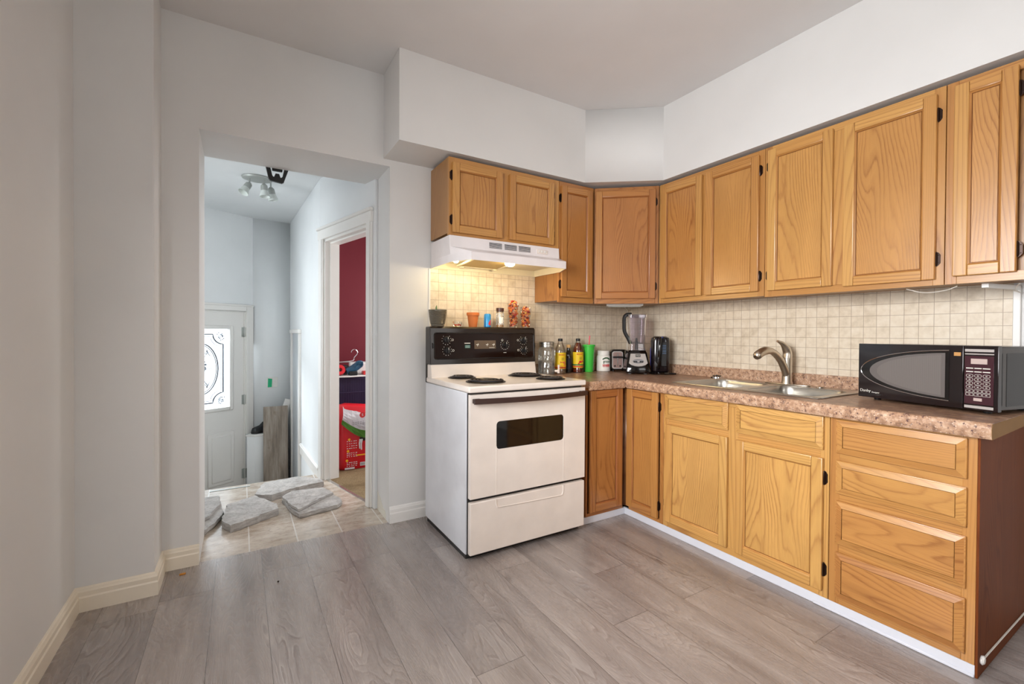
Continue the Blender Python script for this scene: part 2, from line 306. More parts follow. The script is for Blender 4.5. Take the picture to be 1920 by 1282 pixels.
# ------------------------------------------------------------------ mesh builder
class MB:
    def __init__(s, M4=None):
        s.bm = bmesh.new(); s.uv = s.bm.loops.layers.uv.new('UVMap'); s.tl = s.bm.loops.layers.float.new('tone')
        s.M = M4 or Matrix.Identity(4); s.tone = 0.35; s.gs = 1.0
    def fin(s, before, mat, grain, tone, M4=None, flat_faces=False):
        M4 = M4 or s.M
        tone = s.tone if tone is None else tone
        fs = [f for f in s.bm.faces if f not in before]
        ou, ov = random.uniform(0, 40), random.uniform(0, 40)
        vs = set()
        for f in fs:
            f.material_index = mat
            f.smooth = not flat_faces or max(abs(c) for c in f.normal) < 0.999
            n = f.normal if f.normal.length > 0 else Vector((0, 0, 1))
            ax = max(range(3), key=lambda i: abs(n[i]))
            for l in f.loops:
                c = l.vert.co
                if grain == 'y': a, b = (c.x + c.z * 0.3 if ax != 0 else c.z + c.x * 0.3), c.y
                elif grain == 'x': a, b = (c.y + c.z * 0.3 if ax == 2 else c.y + c.z), c.x
                else: a, b = c.x + c.y, c.z
                l[s.uv].uv = (a + ou, b * s.gs + ov); l[s.tl] = tone
            vs.update(f.verts)
        for v in vs: v.co = M4 @ v.co
        return fs
    def snap(s): return set(s.bm.faces)
    def box(s, x0, x1, y0, y1, z0, z1, mat=0, grain='z', tone=None, bev=0, seg=1, M4=None):
        b = s.snap(); x0, x1 = sorted((x0, x1)); y0, y1 = sorted((y0, y1)); z0, z1 = sorted((z0, z1))
        v = [s.bm.verts.new(p) for p in ((x0, y0, z0), (x1, y0, z0), (x1, y1, z0), (x0, y1, z0), (x0, y0, z1), (x1, y0, z1), (x1, y1, z1), (x0, y1, z1))]
        fs = [s.bm.faces.new([v[i] for i in q]) for q in ((3, 2, 1, 0), (4, 5, 6, 7), (0, 1, 5, 4), (1, 2, 6, 5), (2, 3, 7, 6), (3, 0, 4, 7))]
        for f in fs: f.normal_update()
        if bev > 0:
            es = list({e for f in fs for e in f.edges})
            bmesh.ops.bevel(s.bm, geom=es, offset=min(bev, 0.49 * min(x1 - x0, y1 - y0, z1 - z0)), segments=seg, affect='EDGES', profile=0.5, clamp_overlap=True)
            for f in s.bm.faces:
                if f not in b: f.normal_update()
        return s.fin(b, mat, grain, tone, M4, True)
    def prism(s, pts, axis, a0, a1, mat=0, grain='z', tone=None, bev=0, seg=2, M4=None):
        """pts: 2-D outline; axis: extrusion axis; the outline lies in the other two axes in x,y,z order"""
        b = s.snap()
        def P(p, a):
            return {'x': (a, p[0], p[1]), 'y': (p[0], a, p[1]), 'z': (p[0], p[1], a)}[axis]
        lo = [s.bm.verts.new(P(p, a0)) for p in pts]; hi = [s.bm.verts.new(P(p, a1)) for p in pts]; n = len(pts)
        fs = [s.bm.faces.new(lo[::-1]), s.bm.faces.new(hi)]
        for i in range(n): fs.append(s.bm.faces.new((lo[i], lo[(i + 1) % n], hi[(i + 1) % n], hi[i])))
        bmesh.ops.recalc_face_normals(s.bm, faces=fs)
        if bev > 0:
            es = list({e for f in fs[:2] for e in f.edges})
            bmesh.ops.bevel(s.bm, geom=es, offset=bev, segments=seg, affect='EDGES', profile=0.5, clamp_overlap=True)
        for f in s.bm.faces:
            if f not in b: f.normal_update()
        return s.fin(b, mat, grain, tone, M4, True)
    def lathe(s, prof, c=(0, 0, 0), seg=28, mat=0, M4=None, sx=1.0, sy=1.0, a0=0.0, a1=2 * PI):
        b = s.snap(); rings = []; full = abs(a1 - a0 - 2 * PI) < 1e-6; n = seg if full else seg + 1
        for r, z in prof:
            if r < 1e-6: rings.append([s.bm.verts.new((c[0], c[1], c[2] + z))])
            else: rings.append([s.bm.verts.new((c[0] + sx * r * math.cos(a0 + (a1 - a0) * i / seg), c[1] + sy * r * math.sin(a0 + (a1 - a0) * i / seg), c[2] + z)) for i in range(n)])
        for A, B in zip(rings, rings[1:]):
            for i in range(seg):
                j = (i + 1) % n
                if len(A) == 1 and len(B) == 1: continue
                if len(A) == 1: s.bm.faces.new((A[0], B[i], B[j]))
                elif len(B) == 1: s.bm.faces.new((A[i], A[j], B[0]))
                else: s.bm.faces.new((A[i], A[j], B[j], B[i]))
        fs = [f for f in s.bm.faces if f not in b]
        bmesh.ops.recalc_face_normals(s.bm, faces=fs)
        return s.fin(b, mat, 'z', None, M4)
    def tube(s, path, r, seg=8, mat=0, closed=False, M4=None, sq=1.0):
        b = s.snap(); P = [Vector(p) for p in path]; n = len(P); rr = r if isinstance(r, (list, tuple)) else [r] * n
        up = Vector((0, 0, 1)); rings = []
        t0 = (P[1] - P[0]).normalized()
        nrm = t0.cross(up); nrm = t0.cross(Vector((1, 0, 0))) if nrm.length < 1e-3 else nrm; nrm.normalize()
        for i in range(n):
            t = (P[(i + 1) % n] - P[i - 1]) if (closed or 0 < i < n - 1) else (P[1] - P[0] if i == 0 else P[-1] - P[-2])
            t.normalize(); nrm = nrm - t * nrm.dot(t); nrm.normalize(); bi = t.cross(nrm)
            rings.append([s.bm.verts.new(P[i] + rr[i] * (math.cos(2 * PI * k / seg) * nrm + sq * math.sin(2 * PI * k / seg) * bi)) for k in range(seg)])
        for i in range(n if closed else n - 1):
            A, B = rings[i], rings[(i + 1) % n]
            for k in range(seg): s.bm.faces.new((A[k], A[(k + 1) % seg], B[(k + 1) % seg], B[k]))
        if not closed: s.bm.faces.new(rings[0][::-1]); s.bm.faces.new(rings[-1])
        fs = [f for f in s.bm.faces if f not in b]
        bmesh.ops.recalc_face_normals(s.bm, faces=fs)
        return s.fin(b, mat, 'z', None, M4)
    def ball(s, c, r, mat=0, sub=2, M4=None, sc=(1, 1, 1), jit=0):
        b = s.snap(); g = bmesh.ops.create_icosphere(s.bm, subdivisions=sub, radius=r)
        for v in g['verts']:
            k = 1 + random.uniform(-jit, jit)
            v.co = Vector((v.co.x * sc[0] * k + c[0], v.co.y * sc[1] * k + c[1], v.co.z * sc[2] * k + c[2]))
        return s.fin(b, mat, 'z', None, M4)
    def quad(s, pts, mat=0, grain='z', tone=None, M4=None):
        b = s.snap(); f = s.bm.faces.new([s.bm.verts.new(p) for p in pts]); f.normal_update(); f.smooth = False; return s.fin(b, mat, grain, tone, M4)
    def build(s, name, mats, parent=None, sharp=32, loc=None, flat=False):
        me = bpy.data.meshes.new(name)
        s.bm.normal_update()
        if flat:
            for f in s.bm.faces: f.smooth = False
        lim = math.radians(sharp)
        for e in s.bm.edges:
            if len(e.link_faces) == 2 and e.calc_face_angle(0) > lim: e.smooth = False
        off = Vector((0, 0, 0))
        if parent is not None: off = root_loc(parent)
        elif loc is not None: off = Vector(loc)
        if off.length > 0:
            for v in s.bm.verts: v.co -= off
        s.bm.to_mesh(me); s.bm.free()
        for x in (mats if isinstance(mats, (list, tuple)) else [mats]): me.materials.append(M[x] if isinstance(x, str) else x)
        o = bpy.data.objects.new(name, me); COL.objects.link(o)
        if parent is not None: o.parent = parent
        else: o.location = off
        return o

def root_loc(o):
    v = Vector((0, 0, 0))
    while o is not None: v += o.location; o = o.parent
    return v
def thing(name, label, cat, loc=(0, 0, 0), group=None):
    o = bpy.data.objects.new(name, None); COL.objects.link(o); o.location = loc; o.empty_display_size = 0.05
    o['label'] = label; o['category'] = cat
    if group: o['group'] = group
    return o
def tag(o, label, cat, group=None):
    o['label'] = label; o['category'] = cat
    if group: o['group'] = group
    return o
def struct(o, label=None, cat=None):
    o['kind'] = 'structure'
    if label: o['label'] = label
    if cat: o['category'] = cat
    return o
def frame(origin, ux, outward):
    """local (u right, w outward = y, v up = z) to world"""
    u = Vector((*ux, 0)).normalized(); w = Vector((*outward, 0)).normalized()
    m = Matrix(((u.x, w.x, 0, origin[0]), (u.y, w.y, 0, origin[1]), (0, 0, 1, origin[2] if len(origin) > 2 else 0), (0, 0, 0, 1)))
    return m
BACK = frame((0, 0, 0), (1, 0), (0, -1))      # u = X, y = distance from the rear wall
RIGHT = frame((0, 0, 0), (0, -1), (-1, 0))    # u = -Y, y = distance from the right wall
def text_part(name, body, size, M4, mat, parent, extrude=0.0004, align='CENTER', xs=1.0):
    c = bpy.data.curves.new(name, 'FONT'); c.body = body; c.size = size; c.extrude = extrude; c.align_x = align; c.align_y = 'CENTER'; c.space_character = 1.02
    o = bpy.data.objects.new(name, c); COL.objects.link(o)
    dg = bpy.context.evaluated_depsgraph_get(); me = bpy.data.meshes.new_from_object(o.evaluated_get(dg))
    bpy.data.objects.remove(o); bpy.data.curves.remove(c)
    off = root_loc(parent)
    for v in me.vertices: v.co = (M4 @ Vector((v.co.x * xs, v.co.y, v.co.z))) - off
    me.materials.clear(); me.materials.append(M[mat]); me.name = name
    t = bpy.data.objects.new(name, me); COL.objects.link(t); t.parent = parent; return t
def txtframe(p, ux, n, upv=(0, 0, 1)):
    u = Vector(ux).normalized(); w = Vector(n).normalized(); v = w.cross(u)
    return Matrix(((u.x, v.x, w.x, p[0]), (u.y, v.y, w.y, p[1]), (u.z, v.z, w.z, p[2]), (0, 0, 0, 1)))
def rrect(x0, x1, z0, z1, r, n=5):
    pts = []
    for cx, cz, a in ((x1 - r, z0 + r, -PI / 2), (x1 - r, z1 - r, 0), (x0 + r, z1 - r, PI / 2), (x0 + r, z0 + r, PI)):
        for i in range(n + 1): pts.append((cx + r * math.cos(a + PI / 2 * i / n), cz + r * math.sin(a + PI / 2 * i / n)))
    return pts
def bez(pts, n=24):
    """Catmull-Rom through pts"""
    P = [Vector(p) for p in pts]; P = [2 * P[0] - P[1]] + P + [2 * P[-1] - P[-2]]; out = []
    k = len(P) - 3; per = max(2, n // k)
    for i in range(k):
        a, b, c, d = P[i:i + 4]
        for j in range(per):
            t = j / per
            out.append(0.5 * ((2 * b) + (c - a) * t + (2 * a - 5 * b + 4 * c - d) * t * t + (3 * b - a - 3 * c + d) * t ** 3))
    out.append(P[-2]); return out

# ------------------------------------------------------------------ room shell
ZC = 2.719; XL = -3.372; YR = -4.3
b = MB(); b.box(XL, 0, YR, 0.012, -0.05, 0); struct(b.build('floor', 'laminate'), 'grey oak plank laminate floor of the kitchen', 'floor')
b = MB(); b.box(-3.62, -1.99, 0.012, 1.262, -0.25, -0.001); struct(b.build('floor_hall', 'tile_floor'), 'beige stone-look tile floor of the entry hall', 'floor')
b = MB(); b.box(-3.62, -1.99, 1.262, 1.53, -0.4, -0.2); b.box(-3.62, -1.99, 1.53, 1.8, -0.6, -0.4); b.box(-3.75, -1.99, 1.8, 3.3, -0.68, -0.6)
struct(b.build('floor_landing', 'tile_floor'), 'lower entry landing and steps at the side door', 'floor')
b = MB(); b.box(XL - 0.25, 0.2, YR - 0.2, 0.45, ZC, ZC + 0.1); struct(b.build('ceiling', 'ceiling'), 'flat white kitchen ceiling', 'ceiling')
# rear wall with the opening
b = MB(); T = 0.27
b.box(-2.006, 0.14, 0, T, -0.05, ZC); b.box(-3.62, -2.962, 0, 0.40, -0.05, ZC); b.box(-2.962, -2.006, 0, 0.41, 2.178, ZC)
struct(b.build('wall_rear', 'wall'), 'white rear wall with the hall opening', 'wall')
b = MB(); b.box(XL - 0.24, -3.112, -0.221, -0.0005, 0, ZC); struct(b.build('wall_column', 'wall'), 'boxed wall projection left of the hall opening', 'wall')
# left wall with a window outside the frame
b = MB(); WY0, WY1, WZ0, WZ1 = -2.62, -1.42, 0.98, 2.24
b.box(XL - 0.2, XL, WY1, -0.2215, -0.05, ZC); b.box(XL - 0.2, XL, YR, WY0, -0.05, ZC); b.box(XL - 0.2, XL, WY0, WY1, -0.05, WZ0); b.box(XL - 0.2, XL, WY0, WY1, WZ1, ZC)
struct(b.build('wall_left', 'wall'), 'plain white left wall', 'wall')
b = MB(); b.box(0, 0.14, YR, 0, -0.05, ZC); struct(b.build('wall_right', 'wall'), 'white right wall behind the sink run', 'wall')
b = MB(); RX0, RX1, RZ0, RZ1 = -2.35, -0.65, 1.0, 2.3
b.box(XL, RX0, YR - 0.2, YR, -0.05, ZC); b.box(RX1, 0, YR - 0.2, YR, -0.05, ZC); b.box(RX0, RX1, YR - 0.2, YR, -0.05, RZ0); b.box(RX0, RX1, YR - 0.2, YR, RZ1, ZC)
struct(b.build('wall_front', 'wall'), 'wall behind the viewer', 'wall')
def window(name, M4, w, z0, z1):
    e = bpy.data.objects.new(name, None); COL.objects.link(e); e['kind'] = 'structure'
    f = MB(M4); t = 0.05
    f.box(0, w, -0.12, -0.06, z0, z0 + t, bev=0.004); f.box(0, w, -0.12, -0.06, z1 - t, z1, bev=0.004); f.box(0, t, -0.12, -0.06, z0 + t, z1 - t); f.box(w - t, w, -0.12, -0.06, z0 + t, z1 - t)
    f.box(t, w - t, -0.11, -0.07, (z0 + z1) / 2 - 0.02, (z0 + z1) / 2 + 0.02)
    f.build('window_frame', 'trim', e)
    g = MB(M4); g.box(t, w - t, -0.093, -0.089, z0 + t, z1 - t); g.build('window_pane', 'pane', e); return e
window('window_1', frame((XL, WY0, 0), (0, 1), (1, 0)), WY1 - WY0, WZ0, WZ1)
window('added_window_rear', frame((RX1, YR, 0), (-1, 0), (0, 1)), RX1 - RX0, RZ0, RZ1)  # unseen window, added for the rear fill light

# backsplash tile sheets
b = MB(); b.box(-1.744, -0.003, -0.003, -0.0002, 0.0, 1.60); struct(b.build('wall_tile_rear', 'splash_back'), 'small cream square wall tiles behind the stove', 'wall')
b = MB(); b.box(-0.003, -0.0002, -2.208, -0.0035, 0.0, 1.40); struct(b.build('wall_tile_right', 'splash_right'), 'small cream square wall tiles behind the sink', 'wall')
b = MB(); b.box(-1.757, -1.7445, -0.006, -0.0002, 0.06, 1.578, bev=0.002); struct(b.build('trim_tile_edge', 'trim'))

# soffit
sx, sy, sz = 0.3145, 0.3131, 2.218
b = MB(); b.prism([(-2.0445, 0), (-2.0445, -sy), (-0.735, -sy), (-sx, -0.632), (-sx, YR), (0, YR), (0, 0)], 'z', sz, ZC - 0.0005)
struct(b.build('trim_soffit', 'wall'), 'boxed white soffit above the wall cabinets', 'soffit')

# baseboards: profile (distance from wall, height)
BBP = [(0, 0), (0.016, 0), (0.016, 0.058), (0.0125, 0.064), (0.0125, 0.082), (0.009, 0.088), (0.0075, 0.094), (0.004, 0.098), (0, 0.10)]
def baseboard(name, p, q, n, label, mat='cream_trim', miter=(0, 0)):
    p, q, n = Vector((*p, 0)), Vector((*q, 0)), Vector((*n, 0)); d = (q - p).normalized()
    b = MB(); V = b.bm.verts; before = b.snap()
    A = [V.new(p + n * a + d * a * miter[0] + Vector((0, 0, h))) for a, h in BBP]; B = [V.new(q + n * a + d * a * miter[1] + Vector((0, 0, h))) for a, h in BBP]
    b.bm.faces.new(A[::-1]); b.bm.faces.new(B)
    for i in range(len(A)): b.bm.faces.new((A[i], A[(i + 1) % len(A)], B[(i + 1) % len(A)], B[i]))
    bmesh.ops.recalc_face_normals(b.bm, faces=list(b.bm.faces)); b.fin(before, 0, 'z', None)
    struct(b.build(name, mat, sharp=20), label, 'baseboard')
baseboard('baseboard_left', (XL, YR), (XL, -0.2215), (1, 0), 'cream moulded baseboard along the left wall', miter=(0, -1))
baseboard('baseboard_column', (XL, -0.2215), (-3.112, -0.2215), (0, -1), 'cream moulded baseboard across the wall projection', miter=(1, 1))
baseboard('baseboard_return', (-3.112, -0.2215), (-3.112, 0), (1, 0), 'short cream baseboard on the side of the wall projection', miter=(-1, -1))
baseboard('baseboard_rear', (-3.112, 0), (-2.962, 0), (0, -1), 'cream baseboard left of the hall opening', miter=(1, 0))
baseboard('baseboard_stove', (-2.004, 0), (-1.7575, 0), (0, -1), 'short white baseboard between hall opening and stove', 'trim')
baseboard('baseboard_right', (0, -2.30), (0, YR), (-1, 0), 'baseboard along the right wall', 'trim')
b = MB(); b.prism([(0.06, 0.0), (0.262, 0.0), (0.262, 0.12), (0.2, 0.10), (0.13, 0.055), (0.08, 0.05)], 'x', -2.0085, -2.0062); struct(b.build('trim_bare_plaster', 'bare_plaster'), 'bare plaster patch at the foot of the opening', 'trim')

# ------------------------------------------------------------------ hall
A_ = Vector((-2.238, 1.16)); Fc = Vector((-2.302, 2.926)); G_ = Vector((-2.669, 2.887)); dd = Vector((-0.863, -0.505)).normalized(); Dl = G_ + dd * 1.15
HZ = 2.40
def wallseg(b, p, q, n, t, z0, z1, mat=0):
    p, q, n = Vector(p), Vector(q), Vector(n).normalized()
    b.prism([tuple(p), tuple(q), tuple(q + n * t), tuple(p + n * t)], 'z', z0, z1, mat)
b = MB(); wallseg(b, A_ - Vector((-0.036, 0.999)) * 0.0, Fc + Vector((-0.004, 0.12)), (1, 0.036), 0.12, -0.7, HZ); struct(b.build('wall_hall_right', 'hall'))
b = MB(); wallseg(b, Fc, G_, (0.106, 0.994), 0.12, -0.7, HZ); struct(b.build('wall_hall_far', 'hall'))
# door wall: door leaf starts 0.086 left of G_
dn = Vector((-dd.y, dd.x)) * -1
if dn.y < 0: dn = -dn
DM = Matrix(((dd.x, dn.x, 0, G_.x), (dd.y, dn.y, 0, G_.y), (0, 0, 1, 0), (0, 0, 0, 1)))   # u = leftwards along the door wall, y = outwards, z up
b = MB(DM); du0, du1, dz0, dz1 = 0.088, 0.908, -0.60, 1.378
b.box(-0.01, du0 - 0.012, 0, 0.14, -0.7, HZ); b.box(du1 + 0.012, 1.3, 0, 0.14, -0.7, HZ); b.box(du0 - 0.012, du1 + 0.012, 0, 0.14, dz1 + 0.012, HZ); struct(b.build('wall_hall_door', 'hall'))
b = MB(); HY0, HY1 = 0.55, 1.55; b.box(-3.74, -3.62, 0.41, HY0, -0.7, HZ); b.box(-3.74, -3.62, HY1, 2.6, -0.7, HZ); b.box(-3.74, -3.62, HY0, HY1, -0.7, 0.9); b.box(-3.74, -3.62, HY0, HY1, 2.1, HZ); struct(b.build('wall_hall_left', 'hall'))
window('added_window_hall', frame((-3.62, HY0, 0), (0, 1), (1, 0)), HY1 - HY0, 0.9, 2.1)  # unseen window, added to let more light into the hall
# angled wall with the bedroom doorway
Bn = Vector((-2.024, 0.272)); wd = (Bn - A_).normalized(); wn2 = Vector((-wd.y, wd.x))
if wn2.x < 0: wn2 = -wn2
L = (Bn - A_).length
WM = Matrix(((wd.x, -wn2.x, 0, A_.x), (wd.y, -wn2.y, 0, A_.y), (0, 0, 1, 0), (0, 0, 0, 1)))   # u from the far corner towards the viewer, y = into the hall, z up
o0, o1, oz1 = 0.085, 0.815, 1.90
b = MB(WM); b.box(0.0, o0, -0.11, 0, -0.2, HZ); b.box(o1, L, -0.11, 0, -0.05, HZ); b.box(o0, o1, -0.11, 0, oz1, HZ); struct(b.build('wall_hall_angled', 'hall'))
b = MB(); b.box(-3.75, -1.9, 0.405, 3.2, HZ, HZ + 0.1); struct(b.build('ceiling_hall', 'hall'))
# bedroom shell
b = MB(); b.prism([(-2.212, 2.05), (-2.212, 1.165), (-2.0, 0.28), (-0.4, 0.28), (-0.4, 2.05)], 'z', -0.06, 0.0012); struct(b.build('floor_bedroom', 'carpet'), 'tan carpet in the room beyond the side doorway', 'floor')
b = MB(); b.box(-2.10, -0.3, 2.0, 2.1, -0.05, HZ); b.box(-0.4, -0.3, 0.6, 2.0, -0.05, HZ); struct(b.build('wall_bedroom', 'red'), 'dark burgundy wall of the side room', 'wall')
b = MB(); b.box(-2.15, -0.3, 0.27, 2.1, HZ - 0.002, HZ + 0.1); struct(b.build('ceiling_bedroom', 'ceiling'))
# doorway casing of the bedroom door
e = bpy.data.objects.new('door_2', None); COL.objects.link(e); struct(e, 'white doorway casing of the side room', 'doorway')
b = MB(WM)
for u0, u1 in ((o0 - 0.075, o0 + 0.004), (o1 - 0.004, min(L, o1 + 0.07))): b.box(u0, u1, 0, 0.016, 0, oz1 + 0.02, bev=0.004); b.box(u0 + 0.012, u1 - 0.012, 0.016, 0.021, 0, oz1 + 0.02, bev=0.002)
b.build('casing', 'trim', e)
b = MB(WM); b.box(o0 - 0.085, min(L, o1 + 0.075), 0, 0.02, oz1 + 0.0, oz1 + 0.075, bev=0.003); b.box(o0 - 0.092, min(L, o1 + 0.078), 0, 0.032, oz1 + 0.075, oz1 + 0.098, bev=0.006); b.build('head_casing', 'trim', e)
b = MB(WM); b.box(o0, o0 + 0.018, -0.105, 0.0, 0, oz1); b.box(o1 - 0.018, o1, -0.105, 0.0, 0, oz1); b.box(o0, o1, -0.105, 0.0, oz1 - 0.018, oz1); b.box(o0 + 0.018, o0 + 0.03, -0.11, -0.04, 0, oz1 - 0.018); b.box(o0 + 0.03, o1 - 0.018, -0.11, -0.04, oz1 - 0.03, oz1 - 0.018); b.build('jamb', 'trim', e)
b = MB(WM); b.box(o0 + 0.018, o0 + 0.0195, -0.032, -0.012, 0.90, 0.97, bev=0.0005); b.box(o0 + 0.0185, o0 + 0.0205, -0.026, -0.018, 0.92, 0.95); b.build('strike_plate', 'trim', e)
b = MB(WM); b.prism([(o0, -0.035), (o1, -0.035), (o1, -0.012), (o0, -0.012)], 'z', -0.003, 0.004, bev=0.002); b.build('threshold', 'threshold', e)
# casing of the lower door on the right hall wall
rd = (Fc - A_).normalized(); RM = Matrix(((rd.x, -1, 0, A_.x), (rd.y, rd.x * 1.0, 0, A_.y), (0, 0, 1, 0), (0, 0, 0, 1)))
e = bpy.data.objects.new('door_3', None); COL.objects.link(e); struct(e, 'grey lower door with white casing on the stair wall', 'door')
b = MB(RM); b.box(0.96, 1.02, 0.0, 0.022, -0.6, 1.16, bev=0.003); b.box(1.50, 1.56, 0, 0.022, -0.6, 1.16, bev=0.003); b.box(0.95, 1.57, 0, 0.03, 1.16, 1.20, bev=0.004); b.build('casing', 'trim', e)
b = MB(RM); b.box(1.02, 1.50, 0.0, 0.006, -0.6, 1.16); b.build('door_slab', 'grey_panel', e)
b = MB(RM); b.box(0.0, 0.95, 0, 0.014, -0.02, 0.085, bev=0.004); b.box(0.0, 0.95, 0.0, 0.02, 0.06, 0.075, bev=0.004); struct(b.build('baseboard_hall', 'trim'), 'white skirting along the stair wall', 'baseboard')

# entry door with decorative glass
e = bpy.data.objects.new('door_1', None); COL.objects.link(e); struct(e, 'white half-glass entry door with decorative oval glass', 'door')
gu0, gu1, gz0, gz1 = 0.235, 0.775, 0.395, 1.20   # clear glass
b = MB(DM); y0, y1 = 0.02, 0.06
b.box(du0, gu0 - 0.03, y0, y1, dz0, dz1); b.box(gu1 + 0.03, du1, y0, y1, dz0, dz1); b.box(gu0 - 0.03, gu1 + 0.03, y0, y1, gz1 + 0.03, dz1); b.box(gu0 - 0.03, gu1 + 0.03, y0, y1, dz0, gz0 - 0.03)
for p0, p1 in ((0.19, 0.45), (0.545, 0.80)):
    for k_, (ins, yy) in enumerate(((0.0, 0.006), (0.034, -0.002))):
        b.box(p0 + ins, p1 - ins, yy, y0 + 0.001, -0.40 + ins, 0.14 - ins, bev=0.007)
b.build('door_slab', 'trim', e)
b = MB(DM)
for q in ((gu0 - 0.035, gu0, gz0 - 0.035, gz1 + 0.035), (gu1, gu1 + 0.035, gz0 - 0.035, gz1 + 0.035), (gu0, gu1, gz0 - 0.035, gz0), (gu0, gu1, gz1, gz1 + 0.035)): b.box(q[0], q[1], 0.006, 0.074, q[2], q[3], bev=0.006)
b.build('glass_frame', 'trim', e)
b = MB(DM); b.box(gu0, gu1, 0.036, 0.040, gz0, gz1); g = b.build('glass', 'frost', e)
b = MB(DM); mu, mz = (gu0 + gu1) / 2, (gz0 + gz1) / 2; yy = 0.034
def dline(pts, r=0.0035, closed=True, mat=0): b.tube([(p[0], yy, p[1]) for p in pts], r * 1.5, 6, mat, closed)
iu0, iu1, iz0, iz1, nr = gu0 + 0.055, gu1 - 0.055, gz0 + 0.055, gz1 - 0.055, 0.10
for off, r in ((0, 0.0045), (0.022, 0.0018)):
    pts = []
    for cx, cz, a in ((iu1, iz0, PI), (iu1, iz1, 1.5 * PI), (iu0, iz1, 0), (iu0, iz0, PI / 2)):
        sgx = 1 if cx == iu1 else -1; sgz = 1 if cz == iz1 else -1
        arc = [(cx - sgx * off + 0 * nr + nr * math.cos(t), cz - sgz * off + nr * math.sin(t)) for t in [a - (PI / 2) * i / 8 for i in range(9)]]
        pts += arc
    dline(pts, r)
for ea, eb, r in ((0.165, 0.255, 0.004), (0.150, 0.238, 0.0025)):
    dline([(mu + ea * math.cos(2 * PI * i / 40), mz + eb * math.sin(2 * PI * i / 40)) for i in range(40)], r)
for sgx in (-1, 1):
    for sgz in (-1, 1):
        dline([(mu + sgx * (0.02 + 0.075 * t + 0.02 * math.sin(6 * t)), mz + sgz * (0.10 + 0.09 * math.sin(PI * t * 0.9))) for t in [i / 14 for i in range(15)]], 0.002, False)
        dline([(mu + sgx * (0.055 + 0.022 * (1 - t) * math.cos(7 * t)), mz + sgz * (0.155 + 0.022 * (1 - t) * math.sin(7 * t))) for t in [i / 16 for i in range(14)]], 0.002, False)
b.build('caming', 'lead', g)
b = MB(DM)
def flower(cu, cz, R, n):
    for i in range(n):
        a = 2 * PI * i / n; rr = R * random.uniform(0.35, 1)
        b.ball((cu + rr * math.cos(a), yy, cz + rr * math.sin(a)), R * 0.21, 0, 1, sc=(1, 0.2, 0.62), jit=0.2)
        b.tube([(cu + rr * 0.35 * math.cos(a + 0.5), yy, cz + rr * 0.35 * math.sin(a + 0.5)), (cu + rr * 0.8 * math.cos(a + 0.2), yy, cz + rr * 0.8 * math.sin(a + 0.2)), (cu + rr * math.cos(a), yy, cz + rr * math.sin(a))], 0.0018, 5)
for cu in (gu0 + 0.075, gu1 - 0.075):
    for cz in (gz0 + 0.075, gz1 - 0.075): flower(cu, cz, 0.044, 13); flower(cu, cz, 0.022, 7)
flower(mu, mz, 0.085, 16); flower(mu, mz, 0.045, 9); flower(mu + 0.01, mz + 0.11, 0.035, 8); flower(mu - 0.01, mz - 0.11, 0.04, 8); flower(mu - 0.09, mz, 0.025, 7); flower(mu + 0.09, mz + 0.01, 0.025, 7)
b.build('etched_flowers', 'bevel_grey', g)
b = MB(DM)
for u0, u1 in ((du0 - 0.088, du0 - 0.012), (du1 + 0.012, du1 + 0.085)):
    b.box(u0, u1, -0.016, 0.0, dz0 + (0.68 if u0 < 0.5 else 0), dz1 + 0.075, bev=0.003)
    b.box(u0 + 0.05 if u0 < 0.5 else u0, u1 if u0 < 0.5 else u0 + 0.03, -0.02, -0.014, dz0 + (0.68 if u0 < 0.5 else 0), dz1 + 0.04, bev=0.002)
b.box(du0 - 0.012, du1 + 0.012, -0.016, 0.0, dz1 + 0.012, dz1 + 0.075, bev=0.003); b.box(du0 - 0.09, du1 + 0.085, -0.024, 0, dz1 + 0.062, dz1 + 0.082, bev=0.004)
b.box(du0 - 0.012, du0 - 0.002, 0, 0.10, dz0, dz1 + 0.01); b.box(du1 + 0.002, du1 + 0.012, 0, 0.10, dz0, dz1 + 0.01); b.box(du0 - 0.01, du1 + 0.01, 0, 0.10, dz1 + 0.002, dz1 + 0.011)
b.build('casing', 'trim', e)
for zc in (1.17, 0.45, -0.34):
    b = MB(DM); b.tube([(du0 - 0.004, 0.010, zc - 0.055), (du0 - 0.004, 0.010, zc + 0.055)], 0.008, 10); b.box(du0 - 0.03, du0 - 0.005, -0.001, 0.004, zc - 0.05, zc + 0.05); b.box(du0 - 0.003, du0 + 0.02, 0.014, 0.0195, zc - 0.05, zc + 0.05)
    b.build('hinge', 'satin_nickel', e)

# ------------------------------------------------------------------ cabinets
def hinge(parent, M4, u, v, side, wf):
    """exposed hinge beside a door edge at u; side -1: leaf on the frame lies to the left"""
    b = MB(M4); h = 0.031
    pts = [(u, v - h), (u + side * 0.006, v - h * 0.86), (u + side * 0.0125, v - h * 0.55), (u + side * 0.0125, v + h * 0.55), (u + side * 0.006, v + h * 0.86), (u, v + h)]
    b.prism(pts, 'y', wf, wf + 0.0025)
    b.tube([(u - side * 0.0008, wf + 0.007, v - h * 0.95), (u - side * 0.0008, wf + 0.007, v - h * 0.7), (u - side * 0.0008, wf + 0.007, v + h * 0.7), (u - side * 0.0008, wf + 0.007, v + h * 0.95)], [0.0015, 0.0046, 0.0046, 0.0015], 8)
    for q in (-0.5, 0.5): b.ball((u + side * 0.0075, wf + 0.0028, v + q * h), 0.0024, 0, 1, sc=(1, 0.5, 1))
    return b.build('hinge', 'bronze', parent)

